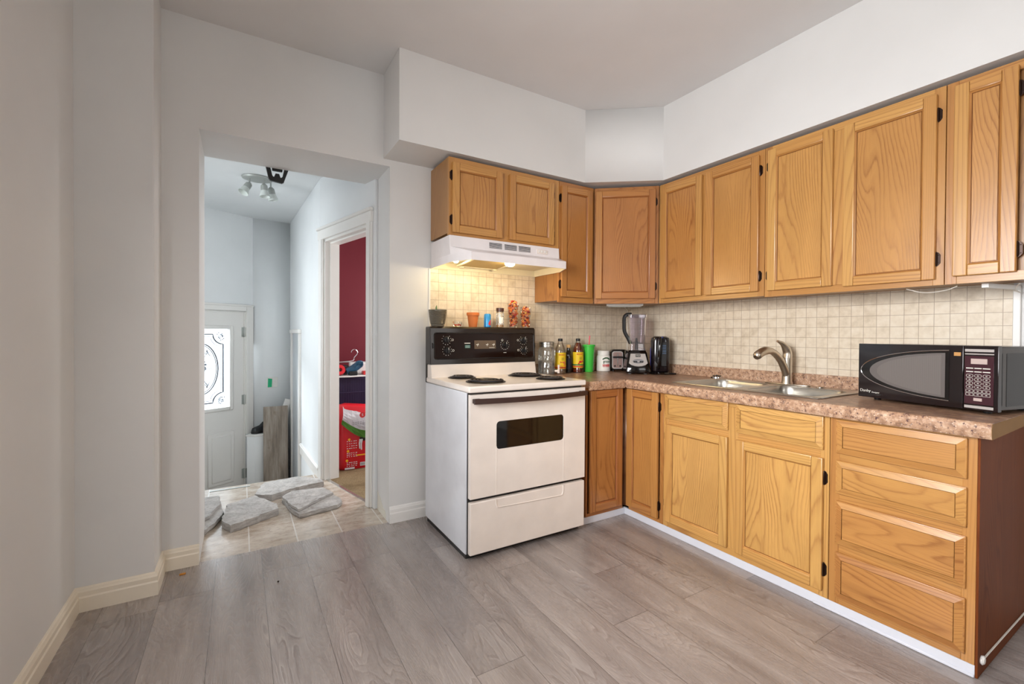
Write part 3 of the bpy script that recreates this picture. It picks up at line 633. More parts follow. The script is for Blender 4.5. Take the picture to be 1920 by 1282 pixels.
def door(root, M4, u0, u1, v0, v1, wf, hs=None, tone=0.35, ptone=None, hz=(0.10, 0.10), fw=0.044, th=0.019, tilt=0.0, name='door'):
    ptone = tone if ptone is None else ptone
    X4 = M4
    if tilt: X4 = M4 @ Matrix.Translation((u1, wf, v0)) @ Matrix.Rotation(tilt, 4, 'Z') @ Matrix.Translation((-u1, -wf, -v0))
    b = MB(X4); w0, w1 = wf + 0.0008, wf + th; b.gs = 0.4
    jt = lambda: max(0, min(1, tone + random.uniform(-0.14, 0.14)))
    b.box(u0, u0 + fw, w0, w1, v0, v1, 0, 'z', jt(), 0.0035, 2); b.box(u1 - fw, u1, w0, w1, v0, v1, 0, 'z', jt(), 0.0035, 2)
    b.box(u0 + fw + 0.0002, u1 - fw - 0.0002, w0, w1, v0, v0 + fw - 0.001, 0, 'x', jt(), 0.003, 2); b.box(u0 + fw + 0.0002, u1 - fw - 0.0002, w0, w1, v1 - fw + 0.001, v1, 0, 'x', jt(), 0.003, 2)
    # sloped moulding round the panel, then a narrow groove
    a0, a1, c0, c1 = u0 + fw - 0.001, u1 - fw + 0.001, v0 + fw - 0.002, v1 - fw + 0.002; g = 0.007; hi, lo = w1 - 0.003, wf + 0.009
    for q in (((a0, hi, c0), (a1, hi, c0), (a1 - g, lo, c0 + g), (a0 + g, lo, c0 + g), 'x'), ((a1, hi, c1), (a0, hi, c1), (a0 + g, lo, c1 - g), (a1 - g, lo, c1 - g), 'x'),
              ((a0, hi, c1), (a0, hi, c0), (a0 + g, lo, c0 + g), (a0 + g, lo, c1 - g), 'z'), ((a1, hi, c0), (a1, hi, c1), (a1 - g, lo, c1 - g), (a1 - g, lo, c0 + g), 'z')):
        b.quad(q[:4], 0, q[4], min(1, tone + 0.25))
    b.box(a0, a1, w0, wf + 0.004, c0, c1, 0, 'z', 1.0)
    b.gs = 1.25
    b.box(a0 + g + 0.0018, a1 - g - 0.0018, wf + 0.003, wf + 0.0085, c0 + g + 0.0018, c1 - g - 0.0018, 0, 'z', ptone, 0.0012)
    d = b.build(name, 'oak', root)
    if hs:
        u, sd = (u0, -1) if hs == 'L' else (u1, 1)
        hinge(d, M4, u + sd * 0.0012, v1 - hz[0], sd, wf); hinge(d, M4, u + sd * 0.0012, v0 + hz[1], sd, wf)
    return d

def drawer_front(root, M4, u0, u1, v0, v1, wf, tone=0.5, name='drawer'):
    b = MB(M4); e = 0.026
    b.box(u0, u1, wf + 0.0008, wf + 0.012, v0, v1, 0, 'x', tone, 0.003, 2)
    P = [(u0 + 0.004, wf + 0.0118, v0 + 0.004), (u1 - 0.004, wf + 0.0118, v0 + 0.004), (u1 - 0.004, wf + 0.0118, v1 - 0.004), (u0 + 0.004, wf + 0.0118, v1 - 0.004)]
    Q = [(u0 + e, wf + 0.0185, v0 + e), (u1 - e, wf + 0.0185, v0 + e), (u1 - e, wf + 0.0185, v1 - e), (u0 + e, wf + 0.0185, v1 - e)]
    R = [(u0 + e + 0.001, wf + 0.0165, v0 + e + 0.001), (u1 - e - 0.001, wf + 0.0165, v0 + e + 0.001), (u1 - e - 0.001, wf + 0.0165, v1 - e - 0.001), (u0 + e + 0.001, wf + 0.0165, v1 - e - 0.001)]
    for i in range(4):
        j = (i + 1) % 4
        b.quad((P[i], P[j], Q[j], Q[i]), 0, 'x', min(1, tone + random.uniform(-0.1, 0.12)))
    b.box(u0 + e + 0.0018, u1 - e - 0.0018, wf + 0.010, wf + 0.0188, v0 + e + 0.0018, v1 - e - 0.0018, 0, 'x', tone, 0.0012)
    return b.build(name, 'oak', root)

def carcass(root, M4, u0, u1, v0, v1, depth, tone, rails=(), stiles=(), sw=0.036, back=0.006, hollow=False):
    """box plus face frame; openings are shadowed behind the doors"""
    b = MB(M4); d = depth - 0.019
    if not hollow: b.box(u0 + 0.0006, u1 - 0.0006, back, d, v0 + 0.012, v1 - 0.0006, 0, 'z', tone)
    else:
        b.box(u0 + 0.0006, u0 + 0.016, back, d, v0 + 0.012, v1 - 0.0006, 0, 'z', tone); b.box(u1 - 0.016, u1 - 0.0006, back, d, v0 + 0.012, v1 - 0.0006, 0, 'z', tone)
        b.box(u0 + 0.016, u1 - 0.016, back, d, v0 + 0.012, v0 + 0.028, 0, 'x', tone); b.box(u0 + 0.016, u1 - 0.016, back, back + 0.006, v0 + 0.028, v1 - 0.0006, 0, 'z', tone)
    c = b.build('carcass', 'oak_side', root)
    f = MB(M4); f.gs = 0.4; j = lambda: max(0, min(1, tone + random.uniform(-0.1, 0.1)))
    f.box(u0 + 0.0006, u0 + sw, d, depth, v0, v1, 0, 'z', j(), 0.001); f.box(u1 - sw, u1 - 0.0006, d, depth, v0, v1, 0, 'z', j(), 0.001)
    f.box(u0 + sw, u1 - sw, d, depth - 0.0003, v0, v0 + sw, 0, 'x', j(), 0.001); f.box(u0 + sw, u1 - sw, d, depth - 0.0003, v1 - sw, v1, 0, 'x', j(), 0.001)
    for a, c_ in stiles: f.box(a, c_, d, depth - 0.0002, v0 + sw, v1 - sw, 0, 'z', j(), 0.001)
    for a, c_, r0, r1 in rails: f.box(a, c_, d, depth - 0.0004, r0, r1, 0, 'x', j(), 0.001)
    f.build('face_frame', 'oak', root)
    return c

UD, UB, UT = 0.292, 1.382, 2.198
DV0, DV1 = 1.412, 2.170
# short cabinet over the hood
t = thing('wall_cabinet', 'short oak two-door wall cabinet mounted above the range hood', 'cabinet', (-1.36, -0.15, 1.741), 'oak wall cabinets')
carcass(t, BACK, -1.745, -0.9435, 1.741, UT, UD, 0.45, stiles=[(-1.392, -1.334)])
door(t, BACK, -1.725, -1.389, 1.757, 2.166, UD, 'L', 0.45, 0.5, (0.075, 0.075)); door(t, BACK, -1.337, -0.993, 1.757, 2.167, UD, 'R', 0.45, 0.45, (0.075, 0.075))
# narrow cabinet
t = thing('wall_cabinet', 'narrow oak single-door wall cabinet to the right of the range hood', 'cabinet', (-0.79, -0.15, UB), 'oak wall cabinets')
carcass(t, BACK, -0.9425, -0.6365, UB, UT, UD + 0.0016, 0.6)
door(t, BACK, -0.930, -0.660, DV0 + 0.006, DV1, UD + 0.0016, 'L', 0.6, 0.62, (0.085, 0.085))
# diagonal corner cabinet
D1, D2 = Vector((-0.636, -0.294)), Vector((-0.292, -0.584)); de = (D2 - D1).normalized(); dnr = Vector((de.y, -de.x)); DLn = (D2 - D1).length
if dnr.x > 0: dnr = -dnr
DG = frame((D1.x, D1.y, 0), (de.x, de.y), (dnr.x, dnr.y))
t = thing('wall_cabinet', 'diagonal oak corner wall cabinet with dark cathedral grain door', 'cabinet', (-0.3, -0.3, UB), 'oak wall cabinets')
b = MB(); q1, q2 = D1 - dnr * 0.019, D2 - dnr * 0.019
b.prism([(-0.006, -0.006), (-0.6355, -0.006), (-0.6355, q1.y), tuple(q1 + de * 0.012), tuple(q2 - de * 0.012), (q2.x, -0.5835), (-0.006, -0.5835)], 'z', UB + 0.012, UT - 0.0006, 0, 'z', 0.6); b.build('carcass', 'oak_side', t)
b = MB(DG)
b.box(0.006, 0.028, -0.019, 0, UB, UT, 0, 'z', 0.75, 0.001); b.box(DLn - 0.028, DLn - 0.004, -0.019, 0, UB, UT, 0, 'z', 0.75, 0.001)
b.box(0.028, DLn - 0.028, -0.019, -0.0003, UB, UB + 0.036, 0, 'x', 0.7, 0.001); b.box(0.028, DLn - 0.028, -0.019, -0.0003, UT - 0.036, UT, 0, 'x', 0.7, 0.001); b.build('face_frame', 'oak', t)
door(t, DG, 0.014, DLn - 0.028, DV0 + 0.004, DV1 + 0.002, 0.0, 'R', 0.66, 0.72, (0.085, 0.085))
# right run
t = thing('wall_cabinet', 'oak two-door wall cabinet next to the corner, above kettle and blender', 'cabinet', (-0.15, -0.95, UB), 'oak wall cabinets')
carcass(t, RIGHT, 0.5845, 1.3195, UB, UT, UD, 0.4, stiles=[(0.915, 0.965)])
door(t, RIGHT, 0.609, 0.929, DV0, DV1, UD, 'L', 0.38, 0.55, (0.085, 0.085)); door(t, RIGHT, 0.958, 1.292, DV0 - 0.002, DV1, UD, 'R', 0.36, 0.42, (0.085, 0.085))
t = thing('wall_cabinet', 'wide oak two-door wall cabinet above the sink and microwave, one door wider', 'cabinet', (-0.15, -1.69, UB), 'oak wall cabinets')
carcass(t, RIGHT, 1.3205, 2.0675, UB - 0.006, UT, UD, 0.35, stiles=[(1.645, 1.715)])
door(t, RIGHT, 1.342, 1.658, DV0 - 0.004, DV1 + 0.006, UD, 'L', 0.26, 0.3, (0.085, 0.085)); door(t, RIGHT, 1.704, 2.042, DV0 - 0.012, DV1, UD, 'R', 0.3, 0.42, (0.085, 0.085), tilt=0.012)
t = thing('wall_cabinet', 'oak wall cabinet cut by the right edge of the photo, above the microwave', 'cabinet', (-0.15, -2.19, UB), 'oak wall cabinets')
carcass(t, RIGHT, 2.0685, 2.330, UB - 0.006, UT, UD, 0.45)
door(t, RIGHT, 2.095, 2.272, DV0 - 0.006, DV1 + 0.006, UD, 'R', 0.32, 0.42, (0.085, 0.085))

# base cabinets
BD, BZ0, BZ1 = 0.647, 0.043, 0.834
t = thing('base_cabinet', 'oak corner base cabinet with a two-leaf folding door beside the stove', 'cabinet', (-0.35, -0.35, 0), 'oak base cabinets')
b = MB(); b.prism([(-0.006, -0.006), (-0.975, -0.006), (-0.975, -0.608), (-0.66, -0.608), (-0.628, -0.64), (-0.628, -0.9335), (-0.006, -0.9335)], 'z', BZ0 + 0.012, BZ1 - 0.001, 0, 'z', 0.8); b.build('carcass', 'oak_side', t)
b = MB(BACK); b.box(-0.978, -0.965, 0.600, 0.627, BZ0, BZ1, 0, 'z', 0.85, 0.001); b.box(-0.965, -0.668, 0.600, 0.6265, BZ0, BZ0 + 0.02, 0, 'x', 0.8); b.box(-0.965, -0.668, 0.600, 0.6265, BZ1 - 0.02, BZ1, 0, 'x', 0.8)
b.M = RIGHT; b.box(0.908, 0.9335, 0.62, BD, BZ0, BZ1, 0, 'z', 0.6, 0.001); b.box(0.66, 0.908, 0.62, BD - 0.0005, BZ0, BZ0 + 0.02, 0, 'x', 0.6); b.box(0.66, 0.908, 0.62, BD - 0.0005, BZ1 - 0.02, BZ1, 0, 'x', 0.6); b.build('face_frame', 'oak', t)
door(t, BACK, -0.958, -0.689, 0.070, 0.820, 0.628, None, 0.75, 0.68, fw=0.046); door(t, RIGHT, 0.653, 0.903, 0.068, 0.819, BD, 'R', 0.55, 0.5, (0.085, 0.075), fw=0.046)
t = thing('base_cabinet', 'pale oak sink base cabinet with two false drawer fronts and two doors', 'cabinet', (-0.35, -1.37, 0), 'oak base cabinets')
carcass(t, RIGHT, 0.9345, 1.8085, BZ0, BZ1, BD, 0.15, hollow=True, rails=[(0.97, 1.352, 0.636, 0.682), (1.39, 1.773, 0.636, 0.682)], stiles=[(1.345, 1.397)])
drawer_front(t, RIGHT, 0.955, 1.349, 0.677, 0.820, BD, 0.08, 'false_drawer_front'); drawer_front(t, RIGHT, 1.393, 1.788, 0.675, 0.818, BD, 0.05, 'false_drawer_front')
door(t, RIGHT, 0.955, 1.349, 0.078, 0.643, BD, 'L', 0.12, 0.12, (0.072, 0.10)); door(t, RIGHT, 1.394, 1.789, 0.074, 0.641, BD, 'R', 0.16, 0.12, (0.085, 0.09))
t = thing('base_cabinet', 'oak base cabinet with a bank of four drawers at the open end of the run', 'cabinet', (-0.35, -2.03, 0), 'oak base cabinets')
carcass(t, RIGHT, 1.8095, 2.2555, BZ0, BZ1, BD, 0.42, rails=[(1.845, 2.22, 0.636, 0.682), (1.845, 2.22, 0.470, 0.512), (1.845, 2.22, 0.256, 0.302)])
for z0, z1, tn in ((0.674, 0.815, 0.45), (0.507, 0.645, 0.35), (0.296, 0.477, 0.5), (0.072, 0.263, 0.55)): drawer_front(t, RIGHT, 1.836, 2.232, z0, z1, BD, tn)
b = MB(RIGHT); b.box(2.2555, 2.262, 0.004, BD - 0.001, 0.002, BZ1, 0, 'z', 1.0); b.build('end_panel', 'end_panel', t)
# white painted kick boards
b = MB(RIGHT); b.box(0.612, 2.2552, BD - 0.014, BD - 0.0005, 0.0006, BZ0 - 0.0008, bev=0.001); b.box(1.75, 2.2552, BD - 0.0005, BD + 0.006, 0.0006, 0.013, bev=0.003)
tag(b.build('kick_board', 'kick', loc=(-BD, -1.45, 0)), 'white painted kick board under the sink cabinets', 'kick board')
b = MB(BACK); b.box(-1.03, -0.6475, 0.612, 0.626, 0.0006, BZ0 - 0.0008, bev=0.001); tag(b.build('kick_board', 'kick', loc=(-0.85, -0.62, 0)), 'short white kick board between the stove and the inside corner', 'kick board')
# cord pinned along the end panel
b = MB(); b.tube([(-0.60, -2.2655, 0.055), (-0.30, -2.2650, 0.050), (-0.015, -2.2650, 0.046)], 0.003, 6)
c = tag(b.build('cable', 'cord_white', loc=(-0.6, -2.265, 0.055)), 'thin pale cable pinned along the foot of the dark cabinet end panel', 'cable')
b = MB(); b.lathe([(0, 0), (0.014, 0), (0.016, 0.005), (0.010, 0.010), (0, 0.010)], (0, 0, 0), 16, M4=Matrix.Translation((-0.612, -2.2625, 0.056)) @ Matrix.Rotation(PI / 2, 4, 'X')); b.build('bumper', 'white_plastic', c)

# ------------------------------------------------------------------ worktop with sink cut-out
CT, CB = 0.876, 0.836
t = thing('countertop', 'brown granite-look laminate worktop turning the corner under the backsplash', 'countertop', (-0.3, -0.8, CB))
SX0, SX1, SY0, SY1 = -0.545, -0.095, -1.700, -0.945   # sink hole
b = MB(); e = 0.020
b.box(-0.972, -0.004, -0.660 + e, -0.004, CB, CT, 0); b.box(-0.66 + e * 0, -0.004, SY1, -0.66 + e, CB, CT, 0); b.box(SX1, -0.004, SY0, SY1, CB, CT, 0); b.box(-0.66, SX0, SY0, SY1, CB, CT, 0); b.box(-0.66, -0.004, -2.295, SY0, CB, CT, 0)
b.build('top_surface', 'granite_top', t)
# rounded front nosing
nose = [(0.0, CB - 0.012), (0.019, CB - 0.012), (0.024, CB - 0.004), (0.026, CB + 0.010), (0.026, CT - 0.014), (0.023, CT - 0.004), (0.016, CT + 0.0015), (0.006, CT + 0.001), (0.0, CT)]
b = MB(); b.prism([(-0.6605 - a, z) for a, z in nose], 'y', -2.295, -0.665, 0); b.prism([(-0.6405 - a, z) for a, z in nose], 'x', -0.9715, -0.686, 0); b.build('front_edge', 'granite', t, sharp=50)
b = MB(); b.box(-0.024, -0.0035, -2.17, -0.026, CT - 0.001, 0.9465, 0, bev=0.004, seg=2); b.box(-0.972, -0.0035, -0.024, -0.0035, CT - 0.001, 0.9465, 0, bev=0.004, seg=2); b.build('upstand', 'granite', t)
b = MB(); b.prism([(-0.004, CB), (-0.004, CT - 0.001)] + [(-0.6605 - a, z - (0.0015 if z > CT - 0.002 else 0)) for a, z in nose[::-1]], 'y', -2.2965, -2.2952, 0); b.build('cut_end', 'particle', t)

# sink
t = thing('sink', 'stainless steel double-bowl drop-in sink in the worktop', 'sink', (-0.32, -1.32, CT))
b = MB(); z1 = CT + 0.0055
def basin(b, x0, x1, y0, y1, depth, r=0.07, n=6):
    """open bowl from rim down"""
    lv = [(0.0, z1), (0.003, z1 - 0.004), (0.006, CT - 0.03), (0.012, CT - depth + 0.03), (0.022, CT - depth + 0.008), (0.045, CT - depth)]
    before = b.snap(); rings = []
    for ins, z in lv:
        pts = rrect(x0 + ins, x1 - ins, y0 + ins, y1 - ins, max(0.012, r - ins), n); rings.append([b.bm.verts.new((p[0], p[1], z)) for p in pts])
    for A, B in zip(rings, rings[1:]):
        for i in range(len(A)): b.bm.faces.new((A[i], B[i], B[(i + 1) % len(A)], A[(i + 1) % len(A)]))
    b.bm.faces.new(rings[-1])
    for f in b.bm.faces:
        if f not in before: f.normal_update()
    return before, rings[0]
X0, X1, Y0, Y1 = -0.562, -0.060, -1.722, -0.925
bowls = [(-0.535, -0.150, -1.300, -0.955), (-0.535, -0.150, -1.692, -1.345)]
for k_, (x0, x1, y0, y1) in enumerate(bowls):
    bb = MB(); be, _ = basin(bb, x0, x1, y0, y1, 0.17); bb.fin(be, 0, 'z', None)
    bo = bb.build('bowl', 'steel', t)
    dr = MB(); cx, cy = (x0 + x1) / 2, (y0 + y1) / 2; dr.lathe([(0, 0.001), (0.03, 0.001), (0.042, 0.004), (0.045, 0.0005)], (cx, cy, CT - 0.17), 24); dr.build('drain', 'chrome', bo)
# rim deck between outline and the two bowls: strips
zr0, zr1 = CT + 0.0006, CT + 0.0055
def strip(x0, x1, y0, y1): b.box(x0, x1, y0, y1, zr0, zr1, 0)
strip(X0, bowls[0][0] + 0.004, Y0, Y1); strip(bowls[0][1] - 0.004, X1, Y0, Y1); strip(bowls[0][0] + 0.004, bowls[0][1] - 0.004, bowls[0][3] - 0.004, Y1); strip(bowls[0][0] + 0.004, bowls[0][1] - 0.004, bowls[1][3] - 0.004, bowls[0][2] + 0.004); strip(bowls[0][0] + 0.004, bowls[0][1] - 0.004, Y0, bowls[1][2] + 0.004)
for (x0, x1, y0, y1) in bowls:   # rounded corner fillers
    r = 0.07
    for cx, cy, qx, qy in ((x0, y0, 1, 1), (x1, y0, -1, 1), (x1, y1, -1, -1), (x0, y1, 1, -1)):
        pts = [(cx, cy)] + [(cx + qx * (r - r * math.sin(a)), cy + qy * (r - r * math.cos(a))) for a in [PI / 2 * i / 6 for i in range(7)]]
        b.prism(pts, 'z', zr0, zr1 - 0.0002, 0)
b.tube([(p[0], p[1], CT + 0.003) for p in rrect(X0, X1, Y0, Y1, 0.035, 6)], 0.0035, 8, 0, True)
b.build('rim', 'steel', t, sharp=40)
# faucet
t = thing('faucet', 'brushed nickel single-lever kitchen faucet with a curved spout behind the sink', 'faucet', (-0.098, -1.345, zr1))
fx, fy = -0.098, -1.345; z0 = zr1 + 0.0004
b = MB(); b.prism([(fx + 0.028 * math.cos(a), fy + 0.125 * math.sin(a) * (1.0 if abs(math.sin(a)) < 0.9 else 1.0)) for a in [2 * PI * i / 32 for i in range(32)]], 'z', z0, z0 + 0.006, bev=0.002); b.build('deck_plate', 'nickel', t)
b = MB(); b.lathe([(0.0, 0.0055), (0.030, 0.0055), (0.029, 0.012), (0.0255, 0.022), (0.0255, 0.145), (0.025, 0.150)], (fx, fy, z0), 28); b.lathe([(0.0, 0.153), (0.024, 0.153), (0.024, 0.160), (0.0, 0.160)], (fx, fy, z0), 28); b.build('body', 'nickel', t)
b = MB(); pa = bez([(fx, fy, z0 + 0.04), (fx - 0.022, fy, z0 + 0.085), (fx - 0.070, fy + 0.004, z0 + 0.148), (fx - 0.135, fy + 0.010, z0 + 0.190), (fx - 0.195, fy + 0.016, z0 + 0.196), (fx - 0.245, fy + 0.022, z0 + 0.178), (fx - 0.268, fy + 0.024, z0 + 0.160)], 42)
n_ = len(pa); b.tube(pa, [0.021 - 0.004 * min(1, i / n_ * 1.6) + (0.006 if i > n_ * 0.62 else 0.006 * max(0, (i / n_ - 0.5) / 0.12)) - (0.010 * max(0, (i / n_ - 0.90) / 0.10)) for i in range(n_)], 18); s_ = b.build('spout', 'nickel', t)
b = MB(); pa = bez([(fx, fy, z0 + 0.150), (fx + 0.002, fy, z0 + 0.182), (fx - 0.012, fy + 0.003, z0 + 0.212), (fx - 0.040, fy + 0.008, z0 + 0.236), (fx - 0.076, fy + 0.014, z0 + 0.250)], 30); n_ = len(pa)
b.tube(pa, [0.0245 * (1 - 0.35 * (i / n_)) * (1 - 0.75 * max(0, (i / n_ - 0.45) / 0.55)) + 0.002 for i in range(n_)], 18, sq=0.9); b.build('lever', 'nickel', t)
b = MB(); b.lathe([(0, 0), (0.020, 0), (0.019, 0.0035), (0.012, 0.0048), (0, 0.005)], (-0.098, -1.52, z0), 20); tag(b.build('sink_hole_cover', 'steel', loc=(-0.098, -1.52, z0)), 'small round steel hole cover on the sink deck beside the faucet', 'hole cover')
# strainer left on the worktop
t = thing('sink_strainer', 'small steel and black sink strainer lying behind the left sink bowl', 'strainer', (-0.048, -0.955, CT))
sx_, sy_ = -0.0655, -0.878; t.location = (sx_, sy_, CT); bpy.context.view_layer.update()
zs = CT
b = MB(); b.lathe([(0.024, 0.0), (0.038, 0.001), (0.037, 0.010), (0.022, 0.0145), (0.0, 0.016)], (sx_, sy_, zs + 0.0004), 24); b.build('basket', 'chrome', t)
b = MB(); 
for i in range(10): b.ball((sx_ + 0.022 * math.cos(i * PI / 5), sy_ + 0.022 * math.sin(i * PI / 5), zs + 0.0165), 0.0042, 0, 1)
b.lathe([(0, 0.024), (0.007, 0.022), (0.008, 0.016), (0.005, 0.0155)], (sx_, sy_, zs), 12); b.build('knob', 'black', t)

# ------------------------------------------------------------------ stove
SXL, SXR = -1.802, -1.037; sc = (SXL + SXR) / 2
t = thing('stove', 'almond and white electric coil stove with a black control panel', 'stove', (sc, -0.38, 0))
b = MB(); b.box(SXL + 0.003, SXR - 0.003, -0.655, -0.072, 0.030, 0.861, bev=0.003, seg=2); b.build('body', 'white_enamel', t)
b = MB(); b.box(SXL + 0.012, SXR - 0.012, -0.640, -0.085, 0.0006, 0.0300); b.box(SXL + 0.010, SXR - 0.010, -0.664, -0.655, 0.02, 0.86); b.build('base', 'black', t)
b = MB(); b.box(SXL, SXR, -0.697, -0.073, 0.8625, 0.8955, bev=0.008, seg=3); b.prism([(-0.176, 0.892), (-0.158, 0.974), (-0.100, 0.974), (-0.100, 0.892)], 'x', SXL + 0.003, SXR - 0.003, bev=0.003); b.build('cooktop', 'cream', t)
for bx, by, br in ((-1.632, -0.245, 0.078), (-1.612, -0.515, 0.102), (-1.212, -0.300, 0.102), (-1.196, -0.556, 0.080)):
    b = MB(); z = 0.8965
    b.lathe([(br * 1.08, 0.0), (br * 1.10, 0.002), (br * 1.04, 0.0045), (br * 0.97, 0.001), (br * 0.3, 0.0006), (0, 0.0006)], (bx, by, z), 36, 1)
    n_ = 150; tr = 4 if br > 0.09 else 3.3
    pth = [(bx + (br * 0.16 + br * 0.78 * i / n_) * math.cos(2 * PI * tr * i / n_), by + (br * 0.16 + br * 0.78 * i / n_) * math.sin(2 * PI * tr * i / n_), z + 0.0085) for i in range(n_ + 1)]
    b.tube(pth, br * 0.058, 7, 0)
    for k_ in range(3): a = 2 * PI * k_ / 3 + 0.4; b.tube([(bx + br * 0.12 * math.cos(a), by + br * 0.12 * math.sin(a), z + 0.0035), (bx + br * 0.96 * math.cos(a), by + br * 0.96 * math.sin(a), z + 0.0035)], 0.0022, 6, 0)
    b.build('burner', ['coil', 'pan'], t)
# back guard
b = MB(); b.prism([(-0.160, 0.975), (-0.150, 1.196), (-0.142, 1.206), (-0.078, 1.206), (-0.073, 1.20), (-0.073, 0.862), (-0.099, 0.862), (-0.099, 0.975)], 'x', SXL, SXR, bev=0.004, seg=2)
bg = b.build('back_guard', 'black_enamel', t)
PF = lambda z: -0.160 + 0.010 * (z - 0.975) / 0.221
TL = math.atan2(0.010, 0.221)
def pf(x, z, out=0.0): return (x, PF(z) - out, z)
PM = Matrix.Translation((0, -0.160, 0.975)) @ Matrix.Rotation(-TL, 4, 'X')      # x, y back, z up the face
b = MB(PM); zz = 1.0
b.prism(rrect(-1.773, -1.055, 0.035, 0.190, 0.012), 'y', -0.0012, 0.004); PB_ = b
b = MB(PM); b.tube([(p[0], -0.001, p[1]) for p in rrect(-1.776, -1.052, 0.032, 0.193, 0.014)], 0.003, 8, 0, True); RIM_ = b
for kx, kz in ((-1.696, 0.150), (-1.693, 0.084), (-1.281, 0.117), (-1.135, 0.147), (-1.132, 0.080)):
    KM = PM @ Matrix.Translation((kx, -0.0012, kz)) @ Matrix.Rotation(PI / 2, 4, 'X')
    b = MB(KM); b.lathe([(0, 0), (0.0215, 0), (0.0215, 0.003), (0.0185, 0.006), (0.017, 0.016), (0, 0.016)], seg=26)
    b.box(-0.006, 0.006, -0.0175, 0.0175, 0.012, 0.026, bev=0.003, seg=2); kn = b.build('knob', 'black', t)
    b = MB(KM); b.box(-0.0011, 0.0011, 0.004, 0.017, 0.0258, 0.0264); b.build('pointer', 'white_plastic', kn)
b = PB_
for kx, kz, n_, R0 in ((-1.696, 0.150, 10, 0.030), (-1.693, 0.084, 10, 0.030), (-1.281, 0.117, 12, 0.032), (-1.135, 0.147, 10, 0.029), (-1.132, 0.080, 10, 0.029)):
    for i in range(n_): a = -PI / 2 + (i - (n_ - 1) / 2) * (1.7 * PI / n_); b.box(kx + R0 * math.cos(a) - 0.0017, kx + R0 * math.cos(a) + 0.0017, -0.0018, -0.0010, kz + R0 * math.sin(a) - 0.0017, kz + R0 * math.sin(a) + 0.0017, 1)
for kx, kz in ((-1.655, 0.150), (-1.652, 0.084), (-1.178, 0.147), (-1.176, 0.080)): b.tube([(kx + 0.006 * math.cos(2 * PI * i / 14), -0.0014, kz + 0.006 * math.sin(2 * PI * i / 14)) for i in range(14)], 0.0011, 5, 1, True)
b.tube([(-1.300 + 0.006 * math.cos(2 * PI * i / 14), -0.0014, 0.148 + 0.006 * math.sin(2 * PI * i / 14)) for i in range(14)], 0.0011, 5, 1, True)
b.box(-1.575, -1.535, -0.0018, -0.001, 0.126, 0.131, 1); b.box(-1.292, -1.270, -0.0018, -0.001, 0.064, 0.067, 1)
cp = b.build('control_panel', ['panel_glass', 'mark'], t); RIM_.build('panel_rim', 'black_gloss', cp)
b = MB(PM); b.box(-1.572, -1.535, -0.0018, -0.001, 0.098, 0.117); b.build('nameplate', 'teal_print', cp)
b = MB(PM); b.box(-1.568, -1.539, -0.0022, -0.0016, 0.110, 0.112); b.box(-1.568, -1.539, -0.0022, -0.0016, 0.102, 0.104); b.build('nameplate_print', 'mark', cp)
b = MB(PM); b.box(-1.506, -1.350, -0.0024, -0.001, 0.092, 0.146, bev=0.0008)
for u in (-1.485, -1.415, -1.368): b.box(u - 0.008, u + 0.010, -0.0032, -0.0022, 0.117, 0.121, 1); b.tube([(u, -0.003, 0.108), (u + 0.006, -0.003, 0.128)], 0.0012, 5, 1)
b.box(-1.400, -1.360, -0.003, -0.0022, 0.0975, 0.100, 1); b.build('clock_window', ['clock', 'mark'], cp)
for xx in (-1.787, -1.043):
    b = MB(PM); b.prism([(xx - 0.004, 0.095), (xx + 0.004, 0.100), (xx + 0.004, 0.128), (xx - 0.004, 0.132)], 'y', -0.004, 0.002); b.build('trim_clip', 'black_gloss', t)
# oven door
DY = -0.692
b = MB(); dz0, dz1 = 0.322, 0.852
wx0, wx1, wz0, wz1 = -1.640, -1.200, 0.560, 0.706
# door skin as a plate with a rounded window opening: outer and inner loops bridged
def plate_with_hole(b, x0, x1, z0, z1, hole, y0, y1, mat=0):
    bf = b.snap(); hp = hole; n = len(hp)
    op = []
    cx, cz = (x0 + x1) / 2, (z0 + z1) / 2
    for p in hp:
        dx, dz = p[0] - cx, p[1] - cz
        s_ = min(((x1 - cx) if dx > 0 else (cx - x0)) / max(abs(dx), 1e-9), ((z1 - cz) if dz > 0 else (cz - z0)) / max(abs(dz), 1e-9)); op.append([cx + dx * s_, cz + dz * s_])
    for c_ in ((x0, z0), (x1, z0), (x1, z1), (x0, z1)):
        i = min(range(n), key=lambda k: (op[k][0] - c_[0]) ** 2 + (op[k][1] - c_[1]) ** 2); op[i] = list(c_)
    V = b.bm.verts.new
    Fo = [V((p[0], y1, p[1])) for p in op]; Fi = [V((p[0], y1, p[1])) for p in hp]; Bo = [V((p[0], y0, p[1])) for p in op]; Bi = [V((p[0], y0, p[1])) for p in hp]
    for i in range(n):
        j = (i + 1) % n
        for q in ((Fo[i], Fo[j], Fi[j], Fi[i]), (Fi[i], Fi[j], Bi[j], Bi[i]), (Bo[i], Bo[j], Fo[j], Fo[i]), (Bi[i], Bi[j], Bo[j], Bo[i])): b.bm.faces.new(q)
    fs = [f for f in b.bm.faces if f not in bf]; bmesh.ops.recalc_face_normals(b.bm, faces=fs); b.fin(bf, mat, 'z', None)
plate_with_hole(b, SXL + 0.012, SXR - 0.006, dz0, dz1, rrect(wx0, wx1, wz0, wz1, 0.02, 6), -0.664, DY)
for x0, x1 in ((wx0 - 0.001, wx0 + 0.0022), (wx1 - 0.0022, wx1 + 0.001)): b.box(x0, x1, DY - 0.0016, DY + 0.001, dz0 + 0.004, wz0 + 0.016, bev=0.0008)
dr_ = b.build('oven_door', 'cream', t)
b = MB(); b.prism(rrect(wx0 - 0.001, wx1 + 0.001, wz0 - 0.001, wz1 + 0.001, 0.02, 6), 'y', -0.6885, -0.680); b.build('oven_window', 'oven_glass', dr_)
